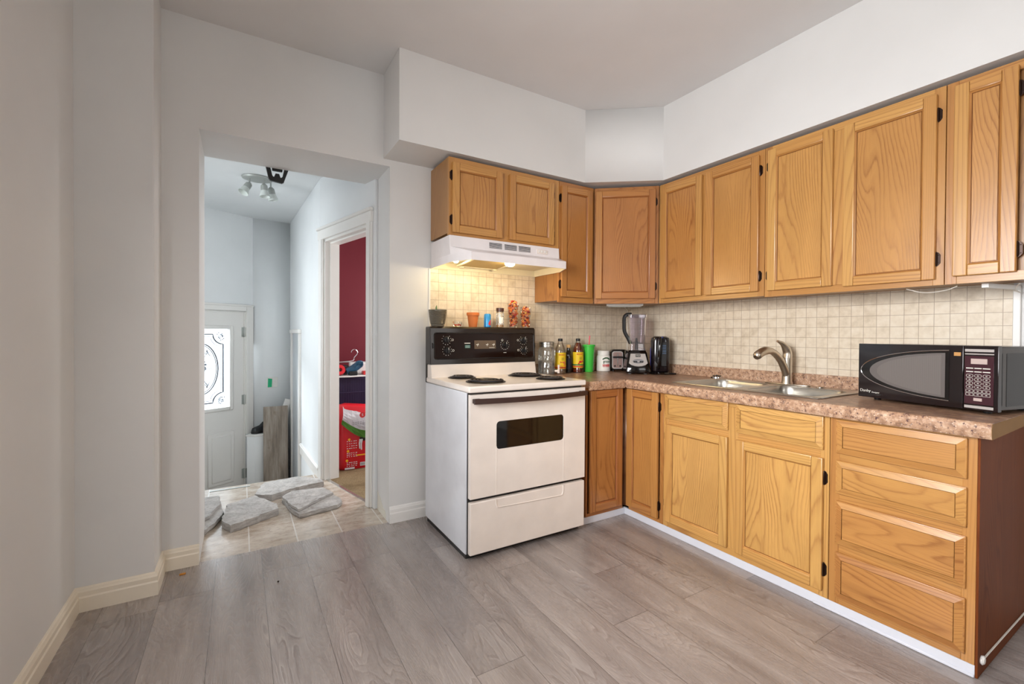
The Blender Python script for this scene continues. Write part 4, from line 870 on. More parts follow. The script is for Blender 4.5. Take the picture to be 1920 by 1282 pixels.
b = MB(); pa = [(SXL + 0.020 + (SXR - SXL - 0.034) * i / 24, DY - 0.028 - 0.016 * math.sin(PI * i / 24), 0.822 - 0.004 * math.sin(PI * i / 24)) for i in range(25)]
bf = b.snap()
pts = []
for p in pa: pts.append([b.bm.verts.new((p[0], p[1] + dy, p[2] + dzz)) for dy, dzz in ((-0.006, -0.013), (0.006, -0.015), (0.008, 0.013), (-0.004, 0.015))])
for A, B in zip(pts, pts[1:]):
    for k_ in range(4): b.bm.faces.new((A[k_], A[(k_ + 1) % 4], B[(k_ + 1) % 4], B[k_]))
b.bm.faces.new(pts[0]); b.bm.faces.new(pts[-1][::-1]); bmesh.ops.recalc_face_normals(b.bm, faces=list(b.bm.faces)); b.fin(bf, 0, 'z', None)
for xx in (SXL + 0.02, SXR - 0.054): b.box(xx, xx + 0.04, DY - 0.028, DY - 0.0002, 0.810, 0.834, bev=0.003)
b.build('handle', 'brown_handle', dr_)
# storage drawer
b = MB(); z0, z1 = 0.034, 0.302
b.box(SXL + 0.012, SXR - 0.006, DY, -0.662, z0, z1, bev=0.005, seg=3); b.tube(bez([(wx0, DY - 0.0006, 0.30), (wx0 + 0.006, DY - 0.0006, 0.262), (wx0 + 0.05, DY - 0.0006, 0.254), (wx1 - 0.05, DY - 0.0006, 0.245), (wx1 - 0.006, DY - 0.0006, 0.252), (wx1, DY - 0.0006, 0.30)], 40), 0.0035, 6)
b.build('storage_drawer', 'cream', t)

# ------------------------------------------------------------------ range hood
HX0, HX1 = -1.742, -0.9445; hc = (HX0 + HX1) / 2
t = thing('range_hood', 'white under-cabinet range hood with its lamp lit above the stove', 'range hood', (hc, -0.2, 1.578))
b = MB(); V = b.bm.verts.new; bf = b.snap()
def ring(z, yf, ym, dx, y0=-0.0045): return [V((HX0, y0, z)), V((HX0, ym, z)), V((HX0 + dx, yf, z)), V((HX1 - dx, yf, z)), V((HX1, ym, z)), V((HX1, y0, z))]
top = ring(1.7395, -0.300, -0.296, 0.004); mid = ring(1.672, -0.306, -0.302, 0.004); shelf = ring(1.628, -0.455, -0.315, 0.064); lip = ring(1.6225, -0.4595, -0.316, 0.065); bot = ring(1.580, -0.4595, -0.316, 0.065)
inn = [V((HX0 + 0.006, -0.010, 1.580)), V((HX0 + 0.006, -0.314, 1.580)), V((HX0 + 0.069, -0.4535, 1.580)), V((HX1 - 0.069, -0.4535, 1.580)), V((HX1 - 0.006, -0.314, 1.580)), V((HX1 - 0.006, -0.010, 1.580))]
for A, B in ((top, mid), (mid, shelf), (shelf, lip), (lip, bot), (bot, inn)):
    for i in range(6): b.bm.faces.new((A[i], A[(i + 1) % 6], B[(i + 1) % 6], B[i]))
b.bm.faces.new(top[::-1]); bmesh.ops.recalc_face_normals(b.bm, faces=list(b.bm.faces)); b.fin(bf, 0, 'z', None)
hb = b.build('hood_body', 'hood_white', t, sharp=25)
b = MB(); bf = b.snap(); V = b.bm.verts.new
i0 = [(HX0 + 0.006, -0.010), (HX0 + 0.006, -0.314), (HX0 + 0.069, -0.4535), (HX1 - 0.069, -0.4535), (HX1 - 0.006, -0.314), (HX1 - 0.006, -0.010)]
A = [V((p[0], p[1], 1.5802)) for p in i0]; B = [V((hc + (p[0] - hc) * 0.985, -0.2 + (p[1] + 0.2) * 0.985, 1.622)) for p in i0]
for i in range(6): b.bm.faces.new((A[i], A[(i + 1) % 6], B[(i + 1) % 6], B[i]))
b.bm.faces.new(B); b.fin(bf, 0, 'z', None); b.build('hood_lining', 'hood_in', t)
for x0 in (-1.480, -1.372, -1.268):
    b = MB()
    for i in range(5):
        z = 1.690 + 0.0072 * i; b.box(x0, x0 + 0.088, -0.3062, -0.300, z, z + 0.0032)
    b.build('vent', 'black', t)
b = MB(); b.box(-1.130, -1.046, -0.3085, -0.3005, 1.6885, 1.716, bev=0.001); sp = b.build('switch_plate', 'cream', t)
b = MB()
for x0 in (-1.118, -1.098, -1.072): b.box(x0, x0 + 0.013, -0.3125, -0.308, 1.697, 1.7105, bev=0.0015)
b.build('switch', 'white_plastic', sp)
b = MB(); FMt = Matrix.Translation((-1.440, -0.205, 1.607)) @ Matrix.Rotation(-0.06, 4, 'X')
b.box(-0.145, 0.145, -0.115, 0.135, 0, 0.006, 0, M4=FMt); 
for q in ((-0.15, 0.15, -0.125, -0.108), (-0.15, 0.15, 0.128, 0.145), (-0.15, -0.135, -0.108, 0.128), (0.135, 0.15, -0.108, 0.128)): b.box(*q, -0.003, 0.008, 1, bev=0.002, M4=FMt)
for xx in (-0.13, 0.11): b.box(xx, xx + 0.025, 0.125, 0.15, -0.010, 0.0, 1, bev=0.002, M4=FMt)
b.build('grease_filter', ['mesh_filter', 'hood_in'], t)
b = MB(); b.lathe([(0, -0.018), (0.018, -0.014), (0.026, -0.004), (0.026, 0.006), (0, 0.006)], (-1.352, -0.335, 1.5985), 20, sx=1.3); b.build('lamp_lens', 'bulb', t)
point('hood_lamp', (-1.352, -0.335, 1.570), 3.2, (1.0, 0.80, 0.48), 0.035)
b = MB(); b.lathe([(0, -0.016), (0.012, -0.014), (0.017, -0.004), (0.016, 0.006), (0, 0.008)], (-1.655, -0.20, 1.612), 18); b.build('added_bulb', 'bulb', t)  # unseen bulb, added to go with the second lamp
point('hood_fill_light', (-1.655, -0.20, 1.580), 0.9, (1.0, 0.82, 0.50), 0.02)  # second lamp in the hood, added to brighten the tiles at the left

# raceway, under-cabinet fittings and cords on the right wall
t = thing('cable_raceway', 'white plastic cable raceway running down the wall end of the backsplash', 'cable raceway', (-0.012, -2.22, 0.88))
b = MB(); b.box(-0.015, -0.0032, -2.231, -2.2085, 0.88, 1.372, bev=0.002); b.build('vertical_channel', 'white_plastic', t)
b = MB(); b.prism([(-0.235, -2.165), (-0.235, -2.185), (-0.02, -2.232), (-0.02, -2.209)], 'z', 1.358, 1.3755, bev=0.002); b.build('cabinet_channel', 'white_plastic', t)
b = MB(); b.tube(bez([(-0.03, -2.212, 1.356), (-0.05, -2.235, 1.345), (-0.14, -2.24, 1.352), (-0.2, -2.262, 1.37)], 18), 0.0022, 6); tag(b.build('cable', 'cord_white', loc=(-0.03, -2.21, 1.35)), 'thin white wire loop at the top of the white raceway, under the last wall cabinet', 'cable')
b = MB(); b.tube(bez([(-0.25, -1.93, 1.372), (-0.24, -1.99, 1.352), (-0.25, -2.06, 1.356), (-0.26, -2.10, 1.37)], 18), 0.002, 6); tag(b.build('cable', 'cord_white', loc=(-0.25, -2.0, 1.36)), 'thin white wire sagging beneath the wide wall cabinet above the microwave', 'cable')
t = thing('under_cabinet_light', 'unlit slim white light strip under the corner wall cabinet', 'light', (-0.3, -0.3, 1.37))
b = MB(DG); b.box(0.10, 0.36, -0.20, -0.11, 1.372, 1.3935, bev=0.004, seg=2); b.build('housing', 'white_plastic', t)
b = MB(DG); b.box(0.115, 0.345, -0.19, -0.12, 1.367, 1.3725, bev=0.002); b.build('diffuser', 'frost_shade', t)
b = MB(); b.tube(bez([(-0.245, -0.215, 1.372), (-0.06, -0.055, 1.366), (-0.016, -0.014, 1.340), (-0.012, -0.012, 1.20), (-0.012, -0.012, 0.955)], 30), 0.004, 8); tag(b.build('cable', 'cord_white', loc=(-0.012, -0.012, 1.2)), 'white cable dropping down the tiled corner behind the blender', 'cable')

# ------------------------------------------------------------------ microwave
ML, MR_ = Vector((-0.354, -1.795)), Vector((-0.449, -2.260)); mu_ = (MR_ - ML).normalized(); mo = Vector((mu_.y, -mu_.x))
if mo.x > 0: mo = -mo
MM = frame((ML.x, ML.y, CT), (mu_.x, mu_.y), (mo.x, mo.y)); mw = (MR_ - ML).length; mz0, mz1 = 0.012, 0.252; md = 0.325
t = thing('microwave', 'black microwave oven with an oval door window on the end of the worktop', 'microwave', (-0.25, -2.05, CT))
b = MB(MM); b.box(0.006, mw - 0.004, -md, -0.022, mz0 + 0.004, mz1 - 0.002, bev=0.004, seg=2); b.build('housing', 'mw_side', t)
pu = 0.792 * mw      # split between door and control panel
# door: front face domed slightly, big oval window inset clipped on the right
b = MB(MM); b.box(0, pu - 0.0012, -0.022, 0.0, mz0, mz1, bev=0.001, seg=2); dr_ = b.build('door', 'mw_black', t)
cu, cz, ea, eb = 0.376, 0.134, 0.364, 0.099
cut = 0.325
def oval(s, c_):
    a_, b_ = ea * s, eb * s; pts = []
    t0 = math.acos(max(-1, min(1, (c_ - cu) / a_)))
    for i in range(33): a = t0 + (2 * PI - 2 * t0) * i / 32; pts.append((cu + a_ * math.cos(a), cz + b_ * math.sin(a)))
    return pts
b = MB(MM); b.prism(oval(1.0, cut + 0.008), 'y', -0.001, 0.0022, bev=0.0008, seg=1); wf_ = b.build('window_surround', 'black_gloss', dr_)
b = MB(MM); b.tube([(p[0], 0.0022, p[1]) for p in oval(1.0, cut + 0.008)], 0.0016, 6, 0, False); b.build('window_trim', 'chrome', dr_)
b = MB(MM); b.prism(oval(0.90, cut - 0.004), 'y', 0.0015, 0.0032); b.build('window', 'mw_window', dr_)
b = MB(MM); b.prism(oval(0.82, cut - 0.016), 'y', 0.0025, 0.0040); b.build('screen', 'mw_screen', dr_)
text_part('logo', 'Danby', 0.017, txtframe(MM @ Vector((0.030, 0.0008, 0.041)), (mu_.x, mu_.y, 0), (mo.x, mo.y, 0)), 'mark', dr_)
text_part('logo', 'Designer', 0.0085, txtframe(MM @ Vector((0.072, 0.0008, 0.036)), (mu_.x, mu_.y, 0), (mo.x, mo.y, 0)), 'mark', dr_)
b = MB(MM); b.box(cut + 0.022, pu - 0.008, 0.0002, 0.0012, 0.212, 0.226); b.build('energy_sticker', 'tan_print', dr_)
# control side
b = MB(MM); b.box(pu + 0.0012, mw, -0.022, 0.0, mz0, mz1, bev=0.001, seg=2); cp = b.build('control_panel', 'mw_black', t)
b = MB(MM); b.box(pu + 0.004, mw - 0.012, 0.0, 0.0012, 0.034, 0.214, bev=0.0006); b.build('keypad_plate', 'mauve_gloss', cp)
for z, zh in ((0.2345, 0.0052), (0.221, 0.0022), (0.0235, 0.0052)): 
    b = MB(MM); b.box(pu + 0.004, mw - 0.012, -0.0002, 0.0014, z - zh, z + zh, bev=0.0006); b.build('trim_line', 'silver', cp)
b = MB(MM); b.box(pu + 0.022, mw - 0.030, 0.001, 0.002, 0.184, 0.204, bev=0.0006); b.build('display', 'display', cp)
def key(u, z, w, h, mat, rnd=True, fill=False):
    b = MB(MM); r = h * 0.48 if rnd else 0.001
    if fill: b.prism(rrect(u - w / 2, u + w / 2, z - h / 2, z + h / 2, r, 3), 'y', 0.001, 0.002)
    else: b.tube([(p[0], 0.0014, p[1]) for p in rrect(u - w / 2, u + w / 2, z - h / 2, z + h / 2, r, 3)], 0.00055, 4, 0, True); b.box(u - w * 0.12, u + w * 0.12, 0.0012, 0.0018, z - h * 0.12, z + h * 0.12)
    return b.build('button', mat, cp)
cols = [pu + 0.019, pu + 0.043, pu + 0.067]
for r_, z in enumerate((0.168, 0.155)):
    for u in cols: key(u, z, 0.021, 0.0035, 'mark', False, True)
for r_, z in enumerate((0.140, 0.126, 0.112, 0.098)):
    for u in cols: key(u, z, 0.020, 0.0105, 'mark', True)
for r_, z in enumerate((0.083, 0.070)):
    for u in cols: key(u, z, 0.021, 0.010, 'mark', False)
key(cols[1], 0.052, 0.024, 0.011, 'display', False, True)
for u in (0.05, mw - 0.05):
    for w in (-0.05, -md + 0.05):
        b = MB(MM); b.lathe([(0, 0.0004), (0.012, 0.0004), (0.013, 0.004), (0.013, 0.018), (0, 0.018)], (u, w, 0), 14); b.build('foot', 'black', t)
b = MB(MM); b.box(mw - 0.0042, mw - 0.0030, -md + 0.04, -0.06, 0.03, 0.225, bev=0.0004); b.box(mw - 0.0042, mw - 0.003, -0.034, -0.031, 0.035, 0.225); b.build('side_recess', 'black', t)
# power cord plugged in by the raceway
t = thing('power_cord', 'black power cord and plug hanging beside the microwave', 'power cord', (-0.05, -2.30, 1.06))
b = MB(); b.box(-0.026, -0.0032, -2.335, -2.262, 1.02, 1.14, bev=0.004, seg=2); tag(b.build('outlet', 'cream', loc=(-0.01, -2.3, 1.08)), 'cream wall outlet beside the microwave', 'outlet')
b = MB(); b.box(-0.062, -0.0265, -2.315, -2.283, 1.082, 1.112, bev=0.006, seg=2); b.build('plug', 'cord_black', t)
b = MB(); b.tube(bez([(-0.060, -2.299, 1.097), (-0.085, -2.30, 1.085), (-0.09, -2.305, 1.03), (-0.07, -2.32, 0.97), (-0.05, -2.335, 0.90), (-0.06, -2.345, 0.89)], 30), 0.0045, 8); b.build('cord', 'cord_black', t)

# ------------------------------------------------------------------ things along the rear worktop
def bottle(t, c, prof, mat, name='bottle', seg=28):
    b = MB(); b.lathe(prof, c, seg); return b.build(name, mat, t)
def band(t, c, r, z0, z1, mat, a0, a1, name='label', off=0.0012):
    b = MB(); b.lathe([(r + off * 0.2, z0), (r + off, z0 + 0.0004), (r + off, z1 - 0.0004), (r + off * 0.2, z1)], c, 24, a0=a0, a1=a1); return b.build(name, mat, t)
E_ = 0.0006
# drink dispenser jar
p = (-0.905, -0.105, CT + E_)
t = thing('glass_jar', 'large glass dispenser jar with a metal lid and tap, nearest the stove', 'jar', p)
bottle(t, p, [(0, 0.002), (0.050, 0.0), (0.058, 0.004), (0.061, 0.02), (0.061, 0.085), (0.058, 0.092), (0.061, 0.10), (0.061, 0.165), (0.054, 0.188), (0.050, 0.195), (0.050, 0.21)], 'thick_glass', 'jar_body', 32)
bottle(t, p, [(0, 0.010), (0.054, 0.010), (0.0565, 0.02), (0.0565, 0.080), (0, 0.080)], 'glass', 'water')
bottle(t, p, [(0.051, 0.195), (0.0555, 0.196), (0.0555, 0.212), (0.0535, 0.214), (0.0555, 0.216), (0.0555, 0.230), (0.050, 0.234), (0, 0.235)], 'steel', 'lid')
b = MB()
for i in range(9): a = -2.6 + i * 0.35; b.tube(bez([(p[0] + 0.0615 * math.cos(a), p[1] + 0.0615 * math.sin(a), p[2] + 0.10 + 0.03 * math.sin(i * 2)), (p[0] + 0.0625 * math.cos(a + .2), p[1] + 0.0625 * math.sin(a + .2), p[2] + 0.13), (p[0] + 0.0615 * math.cos(a + .3), p[1] + 0.0615 * math.sin(a + .3), p[2] + 0.155 - 0.02 * math.sin(i))], 8), 0.0016, 5)
b.build('embossing', 'thick_glass', t)
b = MB(); q = Vector((p[0] + 0.038, p[1] - 0.052, p[2] + 0.026)); dv = Vector((0.59, -0.81, 0)).normalized()
b.tube([q, q + dv * 0.03], 0.009, 10); b.tube([q + dv * 0.026 + Vector((0, 0, 0.012)), q + dv * 0.026 + Vector((0, 0, -0.014))], 0.009, 10); b.tube([q + dv * 0.026 + Vector((0, 0, 0.012)), q + dv * 0.028 + Vector((0, 0, 0.045))], [0.005, 0.009], 8); b.build('tap', 'cream', t)
# two labelled vinegar bottles
VB = [(0, 0.001), (0.036, 0.0), (0.041, 0.004), (0.0415, 0.03), (0.0405, 0.035), (0.0405, 0.125), (0.0405, 0.158), (0.037, 0.178), (0.027, 0.205), (0.018, 0.226), (0.0150, 0.232), (0.0150, 0.246)]
def vinegar(label, p, fill, full):
    t = thing('vinegar_bottle', label, 'bottle', p, 'vinegar bottles beside the stove')
    bottle(t, p, VB, 'glass', 'bottle_glass')
    if full: bottle(t, p, [(0, 0.003), (0.036, 0.003), (0.0402, 0.006), (0.0398, 0.158), (0.0362, 0.178), (0.0252, 0.205), (0.0176, 0.224), (0, 0.224)], 'amber', 'liquid')
    else: bottle(t, p, [(0, 0.004), (0.035, 0.004), (0.0395, 0.008), (0.0390, fill), (0, fill)], 'amber_light', 'liquid')
    if full: bottle(t, p, [(0.0154, 0.226), (0.0162, 0.228), (0.0162, 0.234), (0.0154, 0.236)], 'glass', 'neck_ring')
    bottle(t, p, [(0.0160, 0.236), (0.0172, 0.237), (0.0172, 0.253), (0.0150, 0.256), (0, 0.256)], 'black', 'cap', 20)
    a = -PI / 2 - 0.45
    lb = band(t, p, 0.0408, 0.036, 0.154, 'yellow_label', a - 1.5, a + 1.5)
    band(lb, p, 0.0408, 0.041, 0.050, 'red_print', a - 1.5, a + 1.5, 'label_stripe', 0.0020); band(lb, p, 0.0408, 0.053, 0.063, 'green_label' if full else 'bag_yellow', a - 1.5, a + 1.5, 'label_stripe', 0.0020)
    d = Vector((math.cos(a + 0.05), math.sin(a + 0.05), 0)); u = Vector((-d.y, d.x, 0))
    text_part('label_text', 'BRAGG', 0.0125, txtframe(Vector(p) + d * 0.0424 + Vector((0, 0, 0.138)), u, d), 'red_print', lb, 0.0008)
    b = MB()
    for i in range(6):
        aa = a + 0.25 + random.uniform(-0.45, 0.45); b.ball((p[0] + 0.0415 * math.cos(aa), p[1] + 0.0415 * math.sin(aa), p[2] + random.uniform(0.068, 0.086)), 0.0075, 0, 1, sc=(0.9, 0.9, 1))
    b.build('fruit_print', 'red_print' if full else 'terracotta', lb)
    b = MB()
    for i in range(3): 
        for s_ in range(5): aa = a + 0.1 + s_ * 0.09; b.box(p[0] + 0.0425 * math.cos(aa) - 0.0016, p[0] + 0.0425 * math.cos(aa) + 0.0016, p[1] + 0.0425 * math.sin(aa) - 0.0006, p[1] + 0.0425 * math.sin(aa) + 0.0006, p[2] + 0.100 + i * 0.007, p[2] + 0.1025 + i * 0.007)
    b.build('label_print', 'leaf_print', lb)
vinegar('nearly empty clear vinegar bottle with a yellow label, beside the dispenser jar', (-0.778, -0.100, CT + E_), 0.045, False)
p = (-0.672, -0.062, CT + E_)
t = thing('oil_bottle', 'slim dark bottle with a cork-coloured cap between two yellow-labelled bottles', 'bottle', p)
bottle(t, p, [(0, 0.001), (0.022, 0.0), (0.025, 0.003), (0.025, 0.118), (0.022, 0.140), (0.014, 0.165), (0.0125, 0.185), (0.0125, 0.19)], 'dark_bottle', 'bottle_glass'); bottle(t, p, [(0.0135, 0.186), (0.0160, 0.187), (0.0160, 0.207), (0.0145, 0.210), (0, 0.210)], 'cork', 'cap', 18)
band(t, p, 0.025, 0.025, 0.11, 'navy_label', -PI / 2 - 1.3, -PI / 2 + 1.1)
vinegar('full amber vinegar bottle with a yellow label, left of the green tumbler', (-0.589, -0.072, CT + E_), 0, True)
# green tumbler
p = (-0.484, -0.075, CT + E_)
t = thing('tumbler', 'bright green plastic tumbler with a pink straw', 'tumbler', p)
bottle(t, p, [(0, 0.001), (0.033, 0.0), (0.0345, 0.003), (0.0435, 0.195), (0.0415, 0.197), (0, 0.198)], 'green_plastic', 'cup', 32); bottle(t, p, [(0.0445, 0.193), (0.0485, 0.195), (0.0490, 0.205), (0.047, 0.2085), (0.042, 0.2090), (0.040, 0.2060), (0, 0.206)], 'green_plastic', 'lid', 32)
b = MB(); b.tube([(p[0] - 0.004, p[1], p[2] + 0.10), (p[0] + 0.004, p[1], p[2] + 0.235), (p[0] + 0.008, p[1], p[2] + 0.278)], 0.0042, 10); b.build('straw', 'pink', t)
# white tub
p = (-0.338, -0.080, CT + E_)
t = thing('supplement_tub', 'white round tub with a ribbed lid and green lettering', 'tub', p)
bottle(t, p, [(0, 0.001), (0.048, 0.0), (0.053, 0.005), (0.0535, 0.02), (0.0535, 0.112), (0.050, 0.122), (0.0455, 0.126), (0.0455, 0.13)], 'tub', 'tub_body', 32); bottle(t, p, [(0.0460, 0.128), (0.0480, 0.129), (0.0480, 0.158), (0.046, 0.161), (0, 0.161)], 'tub', 'lid', 40)
a = -PI / 2 - 0.30; d = Vector((math.cos(a), math.sin(a), 0)); u = Vector((-d.y, d.x, 0))
b = MB()
for i in range(9): aa = a - 0.5 + i * 0.125; b.ball((p[0] + 0.0535 * math.cos(aa), p[1] + 0.0535 * math.sin(aa), p[2] + 0.096 + 0.010 * math.sin(PI * i / 8)), 0.0058, 0, 1, sc=(1, 0.5, 1.2))
b.build('leaf_print', 'leaf_print', t)
text_part('label_text', 'green', 0.030, txtframe(Vector(p) + d * 0.0538 + Vector((0, 0, 0.078)), u, d), 'leaf_print', t, 0.0008, xs=0.8)
b = MB()
for i in range(10): aa = a - 0.45 + 0.9 * (i % 5) / 4; b.ball((p[0] + 0.0530 * math.cos(aa), p[1] + 0.0530 * math.sin(aa), p[2] + 0.050 - 0.011 * (i // 5)), 0.0075 - 0.002 * (i // 5), 0, 1, sc=(1, 0.5, 1))
b.build('berry_print', 'red_print', t)
# toaster, seen end-on
t = thing('toaster', 'black and chrome toaster end-on behind the white tub', 'toaster', (-0.25, -0.15, CT + E_))
TM = frame((-0.315, -0.140, CT + E_), (0.8, -0.6), (-0.6, -0.8))
b = MB(TM); 
b.prism(rrect(0.0, 0.128, 0.012, 0.172, 0.028, 6), 'y', -0.132, 0.0, bev=0.004); b.build('housing', 'black_gloss', t)
b = MB(TM); b.prism(rrect(0.008, 0.092, 0.022, 0.158, 0.018, 5), 'y', -0.001, 0.003, bev=0.0015); ep = b.build('end_plate', 'silver', t)
b = MB(TM); b.prism(rrect(0.015, 0.085, 0.030, 0.151, 0.014, 5), 'y', 0.002, 0.0042); b.build('end_recess', 'pink_grey', ep)
b = MB(TM); b.box(0.012, 0.088, 0.003, 0.024, 0.106, 0.120, bev=0.004, seg=2); b.build('lever', 'black', t)
b = MB(TM); b.box(0.046, 0.054, 0.003, 0.0055, 0.045, 0.140); b.build('lever_slot', 'chrome', ep)
for u in (0.030, 0.070):
    b = MB(TM); b.ball((u, 0.005, 0.044), 0.007, 0, 2, sc=(1, 0.8, 1)); b.build('button', 'black', t)
b = MB(TM); b.box(0.104, 0.112, -0.004, 0.0025, 0.016, 0.166, bev=0.002); b.build('corner_trim', 'chrome', t)
for u in (0.02, 0.108):
    for y in (-0.112, -0.02): b = MB(TM); b.lathe([(0, 0), (0.009, 0), (0.009, 0.0135), (0, 0.0135)], (u, y, 0), 10); b.build('foot', 'black', t)
# blender
p = Vector((-0.255, -0.345, CT + E_)); bd = Vector((-0.61, -0.79, 0)).normalized(); bu = Vector((-bd.y, bd.x, 0))
BM = frame((p.x, p.y, p.z), (bu.x, bu.y), (bd.x, bd.y))     # u right, y towards the viewer
t = thing('blender', 'countertop blender with a clear jug and grey control panel', 'blender', tuple(p))
b = MB(BM); bf = b.snap(); V = b.bm.verts.new
def sec(hw, hb, hf, z): return [V((-hw, -hb, z)), V((hw, -hb, z)), V((hw, hf, z)), (V((hw * 0.6, hf + 0.014, z))), V((-hw * 0.6, hf + 0.014, z)), V((-hw, hf, z))]
sec_ = [sec(0.083, 0.085, 0.088, 0.008), sec(0.086, 0.088, 0.092, 0.02), sec(0.083, 0.085, 0.085, 0.055), sec(0.068, 0.07, 0.045, 0.155), sec(0.060, 0.062, 0.035, 0.172)]
for A, B in zip(sec_, sec_[1:]):
    for i in range(6): b.bm.faces.new((A[i], A[(i + 1) % 6], B[(i + 1) % 6], B[i]))
b.bm.faces.new(sec_[0][::-1]); b.bm.faces.new(sec_[-1]); bmesh.ops.recalc_face_normals(b.bm, faces=list(b.bm.faces)); b.fin(bf, 0, 'z', None); b.build('motor_base', 'black_gloss', t)
# front control plate, sloped
PA, PB = Vector((0, 0.101, 0.058)), Vector((0, 0.063, 0.150)); up_ = (PB - PA).normalized(); nrm_ = Vector((0, up_.z, -up_.y))
PLM = BM @ Matrix(((1, 0, 0, 0), (0, nrm_.y, up_.y, PA.y + 0.002 * nrm_.y), (0, nrm_.z, up_.z, PA.z + 0.002), (0, 0, 0, 1)))   # u, out, up the slope
b = MB(PLM); b.prism([(-0.066, 0.022), (-0.05, 0.008), (-0.025, 0.000), (0, -0.003), (0.025, 0.0), (0.05, 0.008), (0.066, 0.022), (0.052, 0.095), (-0.052, 0.095)], 'y', -0.010, 0.004, bev=0.002); pl = b.build('control_plate', 'silver', t)
b = MB(PLM); b.lathe([(0, 0.0), (0.040, 0.0), (0.040, 0.0015), (0, 0.002)], seg=32, sx=1.0, sy=0.42, M4=PLM @ Matrix.Translation((0, 0.004, 0.035)) @ Matrix.Rotation(-PI / 2, 4, 'X')); b.build('button_ring', 'grey_plastic', pl)
for i in range(5):
    b = MB(); b.lathe([(0, 0), (0.0065, 0), (0.0055, 0.0022), (0, 0.0026)], seg=16, sx=1.25 if i != 2 else 2.2, sy=0.8, M4=PLM @ Matrix.Translation((-0.028 + 0.014 * i, 0.0058, 0.035 - (0.004 if i != 2 else 0))) @ Matrix.Rotation(-PI / 2, 4, 'X')); b.build('button', 'silver' if i == 2 else 'black', pl)
b = MB(PLM); b.box(-0.018, 0.018, 0.0035, 0.005, 0.069, 0.088, bev=0.0006); lg = b.build('badge', 'black', pl)
wn_ = (PLM.to_3x3() @ Vector((0, 1, 0))); uu = PLM.to_3x3() @ Vector((1, 0, 0)); text_part('badge_text', 'NINJA', 0.0115, txtframe(PLM @ Vector((0, 0.0052, 0.0785)), uu, wn_), 'mark', lg, 0.0004)
for sx_ in (-0.055, 0.055):
    for sy_ in (-0.06, 0.065): b = MB(BM); b.lathe([(0, 0), (0.010, 0), (0.010, 0.009), (0, 0.009)], (sx_, sy_, 0), 10); b.build('foot', 'grey_plastic', t)
def rsq(h, z, r=0.3, n=3): return [(q[0], q[1], z) for q in rrect(-h, h, -h, h, h * r, n)]
def loft(b, secs, cap0=True, cap1=False, mat=0):
    bf = b.snap(); R_s = [[b.bm.verts.new(v) for v in s_] for s_ in secs]; n = len(R_s[0])
    for A, B in zip(R_s, R_s[1:]):
        for i in range(n): b.bm.faces.new((A[i], A[(i + 1) % n], B[(i + 1) % n], B[i]))
    if cap0: b.bm.faces.new(R_s[0][::-1])
    if cap1: b.bm.faces.new(R_s[-1])
    bmesh.ops.recalc_face_normals(b.bm, faces=[f for f in b.bm.faces if f not in bf]); b.fin(bf, mat, 'z', None)
b = MB(BM); loft(b, [rsq(0.056, 0.173), rsq(0.052, 0.215), rsq(0.052, 0.222), rsq(0.058, 0.30), rsq(0.063, 0.42), rsq(0.0635, 0.432)]); b.build('jug', 'smoke_glass', t)
b = MB(BM); loft(b, [rsq(0.0655, 0.412), rsq(0.0668, 0.414), rsq(0.0668, 0.434), rsq(0.062, 0.438)], False, True); b.build('lid', 'smoke_glass', t)
b = MB(BM); pa = bez([(-0.040, 0.01, 0.438), (-0.072, 0.016, 0.436), (-0.092, 0.02, 0.415), (-0.094, 0.02, 0.36), (-0.090, 0.02, 0.310), (-0.066, 0.02, 0.262), (-0.046, 0.02, 0.222)], 30); b.tube(pa, 0.0105, 10, sq=1.3); b.build('handle', 'black', t)
b = MB(BM); b.lathe([(0, 0.176), (0.012, 0.176), (0.010, 0.24), (0.006, 0.262), (0, 0.263)], seg=12); b.lathe([(0.0, 0.2215), (0.046, 0.2215), (0.046, 0.2245), (0.0, 0.2245)], seg=4)
for i in range(4): a = i * PI / 2 + 0.4; b.tube([(0.01 * math.cos(a), 0.01 * math.sin(a), 0.232), (0.036 * math.cos(a), 0.036 * math.sin(a), 0.244 if i % 2 else 0.228)], [0.003, 0.001], 5)
b.build('blade_assembly', 'black', t)
b = MB(BM)
for i in range(11): z = 0.285 + 0.0125 * i; hw = 0.0575 + (z - 0.30) * 0.042; b.box(0.006 if i % 4 else -0.002, 0.026, hw + 0.0006, hw + 0.0012, z, z + 0.0014)
b.build('measure_marks', 'grey_plastic', t)
# kettle
p = Vector((-0.145, -0.470, CT + E_)); kd = Vector((-0.70, -0.71, 0)).normalized(); ku = Vector((-kd.y, kd.x, 0)); KM = frame((p.x, p.y, p.z), (ku.x, ku.y), (kd.x, kd.y))
t = thing('kettle', 'black electric kettle on its power base to the right of the blender', 'kettle', tuple(p))
b = MB(KM); b.lathe([(0, 0.0), (0.074, 0.0), (0.078, 0.006), (0.070, 0.016), (0.05, 0.02), (0, 0.021)], seg=32); b.box(0.03, 0.112, -0.04, 0.04, 0.0, 0.012, bev=0.005, seg=2); b.build('power_base', 'black_gloss', t)
b = MB(KM); loft(b, [[(q[0] * 1.0, q[1], z) for q in rrect(-hw, hw, -hb, hb, hw * 0.55, 6)] for hw, hb, z in ((0.060, 0.058, 0.022), (0.0655, 0.062, 0.035), (0.066, 0.064, 0.12), (0.0655, 0.063, 0.24), (0.060, 0.058, 0.266), (0.04, 0.04, 0.276))], True, True); b.build('kettle_body', 'kettle', t)
b = MB(KM); b.box(0.004, 0.042, 0.058, 0.0665, 0.06, 0.235, bev=0.003); wg = b.build('water_gauge', 'black', t)
